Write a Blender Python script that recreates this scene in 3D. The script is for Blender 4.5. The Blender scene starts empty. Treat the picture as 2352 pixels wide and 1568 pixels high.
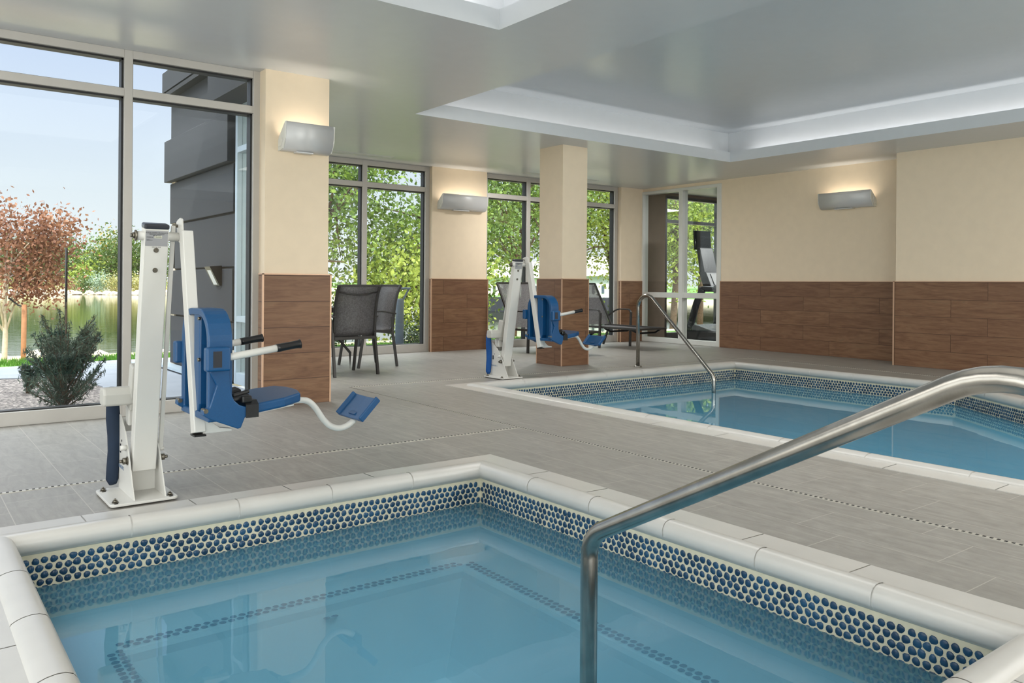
import bpy, bmesh, math, random
import numpy as np
from mathutils import Vector, Matrix
from mathutils.geometry import tessellate_polygon

sc = bpy.context.scene
COL = sc.collection
random.seed(7)

# ------------------------------------------------------------------ camera
F_PX, TH, ROLL, CY, CAM_H = 1867.6, 0.65288, 0.0072, 651.9, 1.05
_F = Vector((math.sin(TH), math.cos(TH), 0))
_r0 = Vector((math.cos(TH), -math.sin(TH), 0)); _u0 = Vector((0, 0, 1))
_R = _r0*math.cos(ROLL) + _u0*math.sin(ROLL)
_U = _u0*math.cos(ROLL) - _r0*math.sin(ROLL)
cam_data = bpy.data.cameras.new('camera')
cam_data.sensor_width = 36.0
cam_data.lens = F_PX*36.0/2352.0
cam_data.shift_y = -(784.0-CY)/2352.0
cam_data.clip_start = 0.05
cam_data.clip_end = 2000
cam = bpy.data.objects.new('camera', cam_data)
COL.objects.link(cam)
M = Matrix((( _R.x, _U.x, -_F.x, 0), (_R.y, _U.y, -_F.y, 0), (_R.z, _U.z, -_F.z, CAM_H), (0, 0, 0, 1)))
cam.matrix_world = M
sc.camera = cam

# ------------------------------------------------------------------ view, sampling
sc.view_settings.view_transform = 'Standard'
sc.view_settings.look = 'None'
sc.view_settings.gamma = 1.0
sc.view_settings.use_curve_mapping = False
sc.view_settings.exposure = 0.0
cy = sc.cycles
cy.max_bounces = 7; cy.diffuse_bounces = 4; cy.glossy_bounces = 4
cy.transmission_bounces = 4; cy.transparent_max_bounces = 16
cy.caustics_reflective = False; cy.caustics_refractive = False
cy.sample_clamp_indirect = 6.0
cy.use_denoising = True

LI = dict(zen=1.0, sky=1.1, sun=3.0, cove_r=13.0, cove_f=3.5, cove_s=9.0, sconce=2.0, p1=16.0, p2=180.0, p3=60.0, p4=60.0, p5=60.0, gym=150.0, p6=66.0, wr=580.0, wl=225.0)
# ------------------------------------------------------------------ sky
SUN_DIR = Vector((-0.55, -0.83, 0.95)).normalized()      # towards the sun: behind the building
world = bpy.data.worlds.new('sky'); sc.world = world
world.use_nodes = True
wn, wl = world.node_tree.nodes, world.node_tree.links
wn.clear()
wo = wn.new('ShaderNodeOutputWorld'); bg = wn.new('ShaderNodeBackground')
tc = wn.new('ShaderNodeTexCoord'); sx = wn.new('ShaderNodeSeparateXYZ')
wl.new(tc.outputs['Generated'], sx.inputs[0])
rp = wn.new('ShaderNodeValToRGB')
els = rp.color_ramp.elements
els[0].position = 0.0; els[0].color = (0.93, 0.97, 1.0, 1)
els[1].position = 1.0; els[1].color = (5.6*LI['zen'], 5.75*LI['zen'], 6.0*LI['zen'], 1)
for p_, c_ in ((0.10, (0.80, 0.88, 0.96)), (0.19, (0.70, 0.80, 0.97)), (0.32, (0.54, 0.67, 0.97)), (0.42, (0.62, 0.74, 1.0)), (0.6, (4.5*LI['zen'], 4.65*LI['zen'], 4.9*LI['zen']))):
    e = els.new(p_); e.color = (*c_, 1)
wl.new(sx.outputs['Z'], rp.inputs[0])
# brighter half of the sky around the sun, behind the building
dp = wn.new('ShaderNodeVectorMath'); dp.operation = 'DOT_PRODUCT'
nm = wn.new('ShaderNodeVectorMath'); nm.operation = 'NORMALIZE'
wl.new(tc.outputs['Generated'], nm.inputs[0]); wl.new(nm.outputs[0], dp.inputs[0])
dp.inputs[1].default_value = (SUN_DIR.x, SUN_DIR.y, 0.35)
mr = wn.new('ShaderNodeMapRange'); mr.inputs[1].default_value = 0.05; mr.inputs[2].default_value = 0.9
SKY_FRONT, SKY_SUNSIDE = LI['sky'], LI['sky']*1.7
mr.inputs[3].default_value = SKY_FRONT; mr.inputs[4].default_value = SKY_SUNSIDE
wl.new(dp.outputs['Value'], mr.inputs[0])
wl.new(rp.outputs[0], bg.inputs['Color']); wl.new(mr.outputs[0], bg.inputs['Strength'])
wl.new(bg.outputs[0], wo.inputs[0])

sun_l = bpy.data.lights.new('sun', 'SUN'); sun_l.energy = LI['sun']; sun_l.angle = 0.01; sun_l.color = (1.0, 0.94, 0.84)
sun = bpy.data.objects.new('sun', sun_l); COL.objects.link(sun)
sun.rotation_euler = (-SUN_DIR).to_track_quat('-Z', 'Y').to_euler()

def area_light(name, loc, size, power, direction=(0, 0, -1), color=(1, 1, 1), parent=None, spread=math.pi):
    l = bpy.data.lights.new(name, 'AREA'); l.shape = 'RECTANGLE'
    l.size, l.size_y = size; l.energy = power; l.color = color; l.spread = spread
    o = bpy.data.objects.new(name, l); COL.objects.link(o)
    o.location = loc
    o.rotation_euler = Vector(direction).to_track_quat('-Z', 'Y').to_euler()
    if parent is not None:
        o.parent = parent
    return o

# ------------------------------------------------------------------ materials
def s2l(c):
    return tuple((v/255.0/12.92 if v/255.0 <= 0.04045 else ((v/255.0+0.055)/1.055)**2.4) for v in c)

class NT:
    def __init__(self, name):
        self.m = bpy.data.materials.new(name); self.m.use_nodes = True
        self.t = self.m.node_tree; self.n = self.t.nodes; self.l = self.t.links
        self.n.clear(); self.out = self.n.new('ShaderNodeOutputMaterial')
    def add(self, kind, ins=None, **kw):
        nd = self.n.new('ShaderNode'+kind)
        for k, v in kw.items(): setattr(nd, k, v)
        for k, v in (ins or {}).items():
            if isinstance(v, bpy.types.NodeSocket): self.l.new(v, nd.inputs[k])
            else:
                if isinstance(v, (tuple, list)) and len(v) == 3 and nd.inputs[k].type == 'RGBA': v = (*v, 1)
                nd.inputs[k].default_value = v
        return nd
    def bsdf(self, color, rough=0.5, metal=0.0, normal=None, spec=0.5, **extra):
        ins = {'Base Color': color, 'Roughness': rough, 'Metallic': metal, 'Specular IOR Level': spec}
        if normal is not None: ins['Normal'] = normal
        ins.update(extra)
        b = self.add('BsdfPrincipled', ins)
        self.l.new(b.outputs[0], self.out.inputs[0]); return b
    def mix(self, f, a, b, mode='MIX'):
        nd = self.add('Mix', data_type='RGBA', blend_type=mode)
        for k, v in ((0, f), (6, a), (7, b)):
            if isinstance(v, bpy.types.NodeSocket): self.l.new(v, nd.inputs[k])
            else:
                if isinstance(v, (tuple, list)) and len(v) == 3: v = (*v, 1)
                nd.inputs[k].default_value = v
        return nd.outputs[2]
    def coords(self, scale=(1, 1, 1), rot=(0, 0, 0), loc=(0, 0, 0), kind='Object'):
        t = self.add('TexCoord')
        return self.add('Mapping', {'Vector': t.outputs[kind], 'Scale': scale, 'Rotation': rot, 'Location': loc}).outputs[0]
    def noise(self, vec, scale=5, detail=4, rough=0.5, dist=0.0):
        return self.add('TexNoise', {'Vector': vec, 'Scale': scale, 'Detail': detail, 'Roughness': rough, 'Distortion': dist}).outputs[0]
    def ramp(self, fac, stops):
        r = self.add('ValToRGB', {'Fac': fac}); e = r.color_ramp.elements
        while len(e) < len(stops): e.new(0.5)
        for i, (p, c) in enumerate(stops):
            e[i].position = p; e[i].color = (*c, 1) if len(c) == 3 else c
        return r.outputs[0]
    def bump(self, h, strength=0.2, dist=0.01):
        return self.add('Bump', {'Height': h, 'Strength': strength, 'Distance': dist}).outputs[0]

def plain(name, rgb, rough=0.5, metal=0.0, var=0.05, nscale=8, bump=0.0, bscale=60, spec=0.5, **extra):
    t = NT(name); c = s2l(rgb); v = t.coords()
    f = t.noise(v, nscale, 3)
    col = t.ramp(f, [(0.3, tuple(x*(1-var) for x in c)), (0.7, tuple(min(1, x*(1+var)) for x in c))])
    nrm = t.bump(t.noise(v, bscale, 3), bump, 0.004) if bump else None
    t.bsdf(col, rough, metal, nrm, spec, **extra)
    return t.m

MAT = {}
MAT['wall'] = plain('wall_cream_paint', (233, 215, 189), 0.75, var=0.02, bump=0.12, bscale=220, spec=0.25)
MAT['ceil'] = plain('ceiling_satin_paint', (207, 210, 213), 0.27, var=0.01, bump=0.01, bscale=3, spec=0.32)
MAT['white_trim'] = plain('white_painted_frame', (214, 214, 208), 0.4, var=0.02)
MAT['alu'] = plain('anodised_window_frame', (188, 184, 178), 0.42, 0.25, var=0.02)
MAT['gasket'] = plain('black_glazing_gasket', (14, 15, 17), 0.5)
MAT['alu_blue'] = plain('outer_frame_edge', (176, 190, 200), 0.35, 0.3, var=0.02)
MAT['copper'] = plain('bronze_edge_trim', (205, 168, 140), 0.35, 0.3, var=0.02)
MAT['sconce'] = plain('sconce_white_enamel', (205, 205, 205), 0.38, 0.1, var=0.01)
MAT['sconce_cap'] = plain('sconce_cap_plastic', (222, 221, 214), 0.5, var=0.01)
MAT['white_paint'] = plain('white_powder_coat', (208, 206, 200), 0.38, var=0.015, bump=0.04, bscale=300)
MAT['grey_plastic'] = plain('light_grey_housing', (186, 184, 177), 0.5, var=0.015)
MAT['blue'] = plain('blue_moulded_plastic', (12, 72, 118), 0.38, var=0.08, nscale=300, bump=0.10, bscale=500)
MAT['navy'] = plain('navy_fabric_sleeve', (22, 38, 58), 0.85, var=0.15, bump=0.2, bscale=40)
MAT['blue_fabric'] = plain('bright_blue_fabric_sleeve', (14, 74, 140), 0.8, var=0.15, bump=0.2, bscale=40)
MAT['rubber'] = plain('black_rubber', (16, 16, 17), 0.35)
MAT['webbing'] = plain('black_webbing', (20, 20, 22), 0.45, bump=0.15, bscale=300)
MAT['dark_cap'] = plain('dark_plastic_cap', (44, 47, 54), 0.3)
MAT['bolt'] = plain('zinc_bolt', (120, 115, 104), 0.35, 0.85, var=0.15, nscale=60)
MAT['label'] = plain('foil_label', (160, 160, 162), 0.4, 0.5, var=0.03)
MAT['sticker'] = plain('pale_sticker', (196, 196, 178), 0.5)
MAT['ink'] = plain('dark_ink', (40, 40, 48), 0.6)
MAT['ink_blue'] = plain('blue_ink', (110, 132, 160), 0.6)
MAT['powder'] = plain('charcoal_powder_coat', (62, 60, 58), 0.42, 0.3, var=0.04)
MAT['slate'] = plain('dark_stucco_panel', (41, 44, 49), 0.85, var=0.12, nscale=120, bump=0.35, bscale=160)
MAT['slate_gap'] = plain('dark_joint', (26, 28, 31), 0.8)
MAT['black_metal'] = plain('black_metal', (22, 22, 24), 0.35, 0.4)
MAT['concrete'] = plain('broom_concrete', (132, 137, 145), 0.85, var=0.07, nscale=3, bump=0.1, bscale=60)
MAT['bollard'] = plain('blue_grey_bollard_paint', (92, 104, 114), 0.5, 0.2)
MAT['bark'] = plain('tree_bark', (92, 74, 58), 0.9, var=0.3, nscale=20, bump=0.4, bscale=40)
MAT['bark_pale'] = plain('pale_bark', (190, 178, 156), 0.9, var=0.15, nscale=20)
MAT['stake'] = plain('wooden_stake', (170, 120, 84), 0.85, var=0.15, nscale=20)
MAT['rock'] = plain('pale_boulder', (200, 186, 164), 0.9, var=0.2, nscale=4, bump=0.4, bscale=6)
MAT['sand'] = plain('dry_bank_soil', (196, 184, 150), 0.95, var=0.15, nscale=0.4)
MAT['cream'] = plain('cream_facade', (226, 218, 200), 0.9, var=0.04)
MAT['white_house'] = plain('white_siding', (232, 232, 230), 0.8, var=0.03)
MAT['roof'] = plain('pale_roof', (214, 204, 188), 0.9)
MAT['winglass'] = plain('facade_glass', (70, 84, 96), 0.15)
MAT['asphalt'] = plain('asphalt', (150, 150, 150), 0.9)
MAT['gym_wall'] = plain('gym_brown_wallcovering', (128, 112, 98), 0.8, var=0.06, nscale=6)
MAT['gym_floor'] = plain('gym_dark_floor', (66, 60, 56), 0.6)
MAT['screen'] = plain('dark_screen_glass', (20, 22, 26), 0.05)
MAT['tread_grey'] = plain('treadmill_grey_shell', (120, 122, 124), 0.35)
MAT['tread_dark'] = plain('treadmill_dark_shell', (48, 49, 52), 0.4)
MAT['orange'] = plain('orange_plastic', (220, 88, 50), 0.5)
MAT['keypad'] = plain('console_panel', (120, 120, 116), 0.4)
MAT['green_btn'] = plain('green_button', (60, 160, 90), 0.4)
MAT['coping'] = plain('cream_porcelain_coping', (196, 193, 187), 0.30, var=0.035, nscale=5, bump=0.03, bscale=90)
MAT['grout'] = plain('pale_grout', (204, 198, 174), 0.8, var=0.06, nscale=25)
MAT['coping_grout'] = plain('coping_joint_grout', (214, 211, 204), 0.6)
MAT['drain'] = plain('drain_slot_metal', (196, 192, 182), 0.4, 0.4)
MAT['drain_dark'] = plain('drain_slot_dark', (40, 38, 36), 0.8)

def mat_pebble():
    t = NT('glazed_blue_pebble'); v = t.coords()
    a = t.noise(v, 9, 2); b = t.noise(v, 28, 2)
    col = t.ramp(a, [(0.35, s2l((22, 50, 76))), (0.65, s2l((34, 76, 108)))])
    col = t.mix(t.add('Math', {0: b, 1: 0.25}, operation='MULTIPLY').outputs[0], col, s2l((48, 84, 112)))
    t.bsdf(col, 0.3, 0, None, 0.35); return t.m
MAT['pebble'] = mat_pebble()
MAT['pebble_small'] = plain('flat_blue_pebble', (22, 62, 104), 0.5, var=0.15, nscale=20)

def mat_floor():
    t = NT('grey_stone_tile'); v = t.coords()
    # brick rows run along world y; swap axes so that the texture's x is world y
    sp = t.add('SeparateXYZ', {0: v})
    cb = t.add('CombineXYZ', {0: sp.outputs[1], 1: sp.outputs[0], 2: 0.0})
    # rows 0.306 wide along x; every row slips a third of a tile along y
    xr = t.add('Math', {0: sp.outputs[0], 1: 0.128}, operation='SUBTRACT'); rw = t.add('Math', {0: xr.outputs[0], 1: 0.306}, operation='DIVIDE')
    fl_ = t.add('Math', {0: rw.outputs[0]}, operation='FLOOR'); sl = t.add('Math', {0: fl_.outputs[0], 1: 0.2075}, operation='MULTIPLY')
    yy = t.add('Math', {0: sp.outputs[1], 1: sl.outputs[0]}, operation='SUBTRACT'); yz = t.add('Math', {0: yy.outputs[0], 1: 0.0125}, operation='SUBTRACT')
    cb2 = t.add('CombineXYZ', {0: yz.outputs[0], 1: xr.outputs[0], 2: 0.0})
    br = t.add('TexBrick', {'Vector': cb2.outputs[0], 'Color1': (0.0, 0, 0, 1), 'Color2': (1, 1, 1, 1), 'Mortar': (0.5, 0.5, 0.5, 1),
        'Scale': 1.0, 'Mortar Size': 0.0020, 'Mortar Smooth': 0.0, 'Brick Width': 0.61, 'Row Height': 0.306}, offset=0.0, squash=1.0)
    st = t.noise(t.coords((6.0, 1.2, 1)), 3.0, 6, 0.65, 1.2)
    st2 = t.noise(v, 14, 5, 0.7)
    base = t.ramp(st, [(0.25, s2l((122, 118, 111))), (0.55, s2l((150, 146, 139))), (0.8, s2l((172, 168, 160)))])
    base = t.mix(0.35, base, t.ramp(st2, [(0.3, s2l((128, 124, 118))), (0.7, s2l((170, 167, 160)))]))
    base = t.mix(t.add('Math', {0: br.outputs[0], 1: 0.22}, operation='MULTIPLY').outputs[0], base, s2l((128, 124, 117)))
    col = t.mix(br.outputs['Fac'], base, s2l((174, 169, 160)))
    h = t.mix(br.outputs['Fac'], st2, (0, 0, 0))
    t.bsdf(col, t.add('MapRange', {0: st2, 3: 0.36, 4: 0.55}).outputs[0], 0, t.bump(h, 0.18, 0.003), 0.5)
    return t.m
MAT['floor'] = mat_floor()

def mat_wood(axis):
    # wood-look tiles laid in five rows; axis = the horizontal world axis of the wall
    t = NT('wood_look_tile_'+'xy'[axis]); v = t.coords()
    sp = t.add('SeparateXYZ', {0: v})
    cb = t.add('CombineXYZ', {0: sp.outputs[axis], 1: sp.outputs[2], 2: 0.0})
    off = t.add('VectorMath', {0: cb.outputs[0], 1: (0.045, 0.0, 0)}, operation='ADD')
    br = t.add('TexBrick', {'Vector': off.outputs[0], 'Color1': (0, 0, 0, 1), 'Color2': (1, 1, 1, 1), 'Mortar': (0.5, 0.5, 0.5, 1),
        'Scale': 1.0, 'Mortar Size': 0.0022, 'Mortar Smooth': 0.0, 'Brick Width': 1.215, 'Row Height': 0.2214}, offset=0.36, squash=1.0)
    r = br.outputs[0]
    sh = t.add('VectorMath', {0: cb.outputs[0], 1: t.add('CombineXYZ', {0: t.add('Math', {0: r, 1: 7.0}, operation='MULTIPLY').outputs[0], 1: t.add('Math', {0: r, 1: 3.0}, operation='MULTIPLY').outputs[0]}).outputs[0]}, operation='ADD')
    mp = t.add('Mapping', {'Vector': sh.outputs[0], 'Scale': (1.1, 9.0, 1)})
    g = t.noise(mp.outputs[0], 1.6, 6, 0.6, 1.6)
    mp2 = t.add('Mapping', {'Vector': sh.outputs[0], 'Scale': (4, 60, 1)})
    g2 = t.noise(mp2.outputs[0], 2.0, 4, 0.6, 0.6)
    col = t.ramp(g, [(0.22, s2l((86, 60, 42))), (0.42, s2l((120, 86, 62))), (0.6, s2l((140, 106, 78))), (0.8, s2l((118, 98, 74)))])
    col = t.mix(0.3, col, t.ramp(g2, [(0.3, s2l((80, 58, 42))), (0.7, s2l((148, 112, 86)))]))
    col = t.mix(t.add('Math', {0: r, 1: 0.35}, operation='MULTIPLY').outputs[0], col, s2l((102, 70, 54)))
    col = t.mix(br.outputs['Fac'], col, s2l((62, 40, 30)))
    t.bsdf(col, 0.45, 0, t.bump(t.mix(br.outputs['Fac'], g2, (0, 0, 0)), 0.15, 0.003), 0.4)
    return t.m
MAT['wood_x'] = mat_wood(0); MAT['wood_y'] = mat_wood(1)

def mat_steel():
    t = NT('brushed_stainless_steel'); v = t.coords()
    n1 = t.noise(t.coords((220, 220, 30)), 2, 4); n2 = t.noise(v, 14, 3)
    col = t.ramp(n2, [(0.3, s2l((150, 147, 141))), (0.7, s2l((176, 172, 165)))])
    t.bsdf(col, t.add('MapRange', {0: n1, 3: 0.18, 4: 0.30}).outputs[0], 1.0, t.bump(n1, 0.06, 0.001), 0.5)
    return t.m
MAT['steel'] = mat_steel()

def mat_sling():
    t = NT('charcoal_mesh_sling'); v = t.coords((1, 1, 1))
    w = t.add('TexWave', {'Vector': v, 'Scale': 130, 'Distortion': 0.4}, wave_type='BANDS', bands_direction='DIAGONAL')
    n = t.noise(v, 60, 2)
    col = t.ramp(n, [(0.3, s2l((84, 82, 82))), (0.7, s2l((112, 110, 112)))])
    b = t.add('BsdfPrincipled', {'Base Color': col, 'Roughness': 0.6})
    tr = t.add('BsdfTransparent')
    f = t.add('MapRange', {0: w.outputs[1], 3: 0.02, 4: 0.16})
    mx = t.add('MixShader', {0: f.outputs[0], 1: b.outputs[0], 2: tr.outputs[0]})
    t.l.new(mx.outputs[0], t.out.inputs[0]); return t.m
MAT['sling'] = mat_sling()

def mat_glass():
    t = NT('window_glass')
    tr = t.add('BsdfTransparent', {'Color': (0.95, 0.97, 0.96)})
    gl = t.add('BsdfGlossy', {'Color': (1, 1, 1), 'Roughness': 0.0})
    ge = t.add('NewGeometry')
    io = t.add('MapRange', {0: ge.outputs['Backfacing'], 3: 1.38, 4: 1.0/1.38})
    fr = t.add('Fresnel', {'IOR': io.outputs[0]})
    mx = t.add('MixShader', {0: fr.outputs[0], 1: tr.outputs[0], 2: gl.outputs[0]})
    t.l.new(mx.outputs[0], t.out.inputs[0]); return t.m
MAT['glass'] = mat_glass()
def mat_frosted():
    t = NT('lit_diffuser'); e = t.add('Emission', {'Color': (1, 0.97, 0.92, 1), 'Strength': 0.3})
    t.l.new(e.outputs[0], t.out.inputs[0]); return t.m
MAT['diffuser'] = mat_frosted()

def mat_water(name, veil, veil_f, tint, bump, scale):
    t = NT(name); v = t.coords((1, 1, 1))
    n = t.noise(v, scale, 3, 0.5, 0.4)
    nb = t.bump(n, bump, 0.05)
    tr = t.add('BsdfTransparent', {'Color': tint})
    df = t.add('BsdfDiffuse', {'Color': veil})
    m1 = t.add('MixShader', {0: veil_f, 1: tr.outputs[0], 2: df.outputs[0]})
    gl = t.add('BsdfGlossy', {'Color': (1, 1, 1), 'Roughness': 0.015, 'Normal': nb})
    fr = t.add('Fresnel', {'IOR': 1.33, 'Normal': nb})
    m2 = t.add('MixShader', {0: fr.outputs[0], 1: m1.outputs[0], 2: gl.outputs[0]})
    t.l.new(m2.outputs[0], t.out.inputs[0]); return t.m
MAT['spa_water'] = mat_water('spa_water', s2l((114, 184, 218)), 0.31, (0.70, 0.915, 0.985), 0.03, 1.8)
MAT['pool_water'] = mat_water('pool_water', s2l((98, 184, 220)), 0.48, (0.66, 0.88, 0.97), 0.02, 1.4)

def mat_lake():
    t = NT('lake_water'); v = t.coords((1, 1, 1))
    n = t.noise(t.coords((0.5, 2.0, 1), (0, 0, -0.65)), 1.2, 4, 0.6)
    nb = t.bump(n, 0.12, 0.05)
    b = t.add('BsdfDiffuse', {'Color': s2l((40, 46, 20))})
    gl = t.add('BsdfGlossy', {'Color': (0.95, 0.95, 0.9), 'Roughness': 0.03, 'Normal': nb})
    fr = t.add('Fresnel', {'IOR': 2.2, 'Normal': nb})
    m2 = t.add('MixShader', {0: fr.outputs[0], 1: b.outputs[0], 2: gl.outputs[0]})
    t.l.new(m2.outputs[0], t.out.inputs[0]); return t.m
MAT['lake'] = mat_lake()
MAT['plaster'] = plain('pale_blue_pool_plaster', (204, 234, 243), 0.6, var=0.03, nscale=3)
def mat_pool_floor():
    t = NT('pool_floor_finish'); v = t.coords()
    n = t.noise(v, 2.2, 4)
    t.bsdf(t.ramp(n, [(0.3, s2l((150, 196, 212))), (0.7, s2l((164, 208, 222)))]), 0.6); return t.m
MAT['pool_floor'] = mat_pool_floor()

def mat_leaf(name, a, b, c, scale=2.0, trans=0.3):
    t = NT(name); v = t.coords()
    n = t.noise(v, scale, 2); n2 = t.noise(v, scale*9, 2)
    col = t.ramp(n, [(0.33, s2l(a)), (0.5, s2l(b)), (0.68, s2l(c))])
    col = t.mix(0.4, col, t.ramp(n2, [(0.35, s2l(a)), (0.65, s2l(c))]))
    d = t.add('BsdfPrincipled', {'Base Color': col, 'Roughness': 0.55, 'Specular IOR Level': 0.4})
    tr = t.add('BsdfTranslucent', {'Color': col})
    mx = t.add('MixShader', {0: trans, 1: d.outputs[0], 2: tr.outputs[0]})
    t.l.new(mx.outputs[0], t.out.inputs[0]); return t.m
MAT['leaf'] = mat_leaf('green_leaves', (30, 52, 18), (78, 112, 40), (144, 168, 74))
MAT['leaf_y'] = mat_leaf('yellow_green_leaves', (78, 104, 34), (128, 150, 54), (176, 186, 88))
MAT['leaf_dark'] = mat_leaf('dark_leaves', (26, 43, 23), (43, 67, 31), (74, 93, 40))
MAT['leaf_bronze'] = mat_leaf('bronze_leaves', (88, 47, 34), (128, 80, 57), (171, 126, 95), 4.0, 0.3)
MAT['leaf_juniper'] = mat_leaf('juniper_scales', (42, 60, 52), (66, 88, 74), (104, 122, 104), 6.0, 0.15)
MAT['leaf_silver'] = mat_leaf('silver_leaves', (120, 146, 122), (150, 172, 146), (190, 204, 178), 1.0)
MAT['leaf_far'] = mat_leaf('far_green_leaves', (45, 71, 31), (71, 98, 40), (109, 126, 56), 0.5, 0.35)
MAT['leaf_far_y'] = mat_leaf('far_yellowing_leaves', (85, 101, 37), (137, 124, 48), (174, 137, 54), 0.5, 0.35)
MAT['brush'] = mat_leaf('dry_brush', (120, 124, 66), (160, 156, 92), (196, 184, 120), 0.6, 0.3)
MAT['skylit_panel'] = plain('skylit_blue_grey_panel', (120, 130, 140), 0.7, var=0.04)  # sky light on the upper wall put into its base colour
MAT['grass'] = mat_leaf('lawn_blades', (60, 104, 34), (84, 132, 44), (112, 156, 58), 3.0, 0.3)
MAT['lawn'] = plain('lawn_ground', (84, 122, 46), 0.95, var=0.2, nscale=4)
def mat_gravel():
    t = NT('grey_gravel'); v = t.coords()
    vo = t.add('TexVoronoi', {'Vector': v, 'Scale': 42})
    col = t.ramp(vo.outputs['Color'], [(0.1, s2l((72, 66, 66))), (0.5, s2l((118, 110, 106))), (0.9, s2l((176, 166, 158)))])
    t.bsdf(col, 0.9, 0, t.bump(vo.outputs['Distance'], 0.8, 0.02)); return t.m
MAT['gravel'] = mat_gravel()
# ------------------------------------------------------------------ mesh helpers
def tagp(o, label=None, cat=None, group=None, kind=None):
    if label: o['label'] = label
    if cat: o['category'] = cat
    if group: o['group'] = group
    if kind: o['kind'] = kind
    return o

def thing(name, loc, label, cat, group=None, rz=0.0):
    o = bpy.data.objects.new(name, None); COL.objects.link(o)
    o.location = loc; o.rotation_euler = (0, 0, rz); o.empty_display_size = 0.1
    return tagp(o, label, cat, group)

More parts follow.
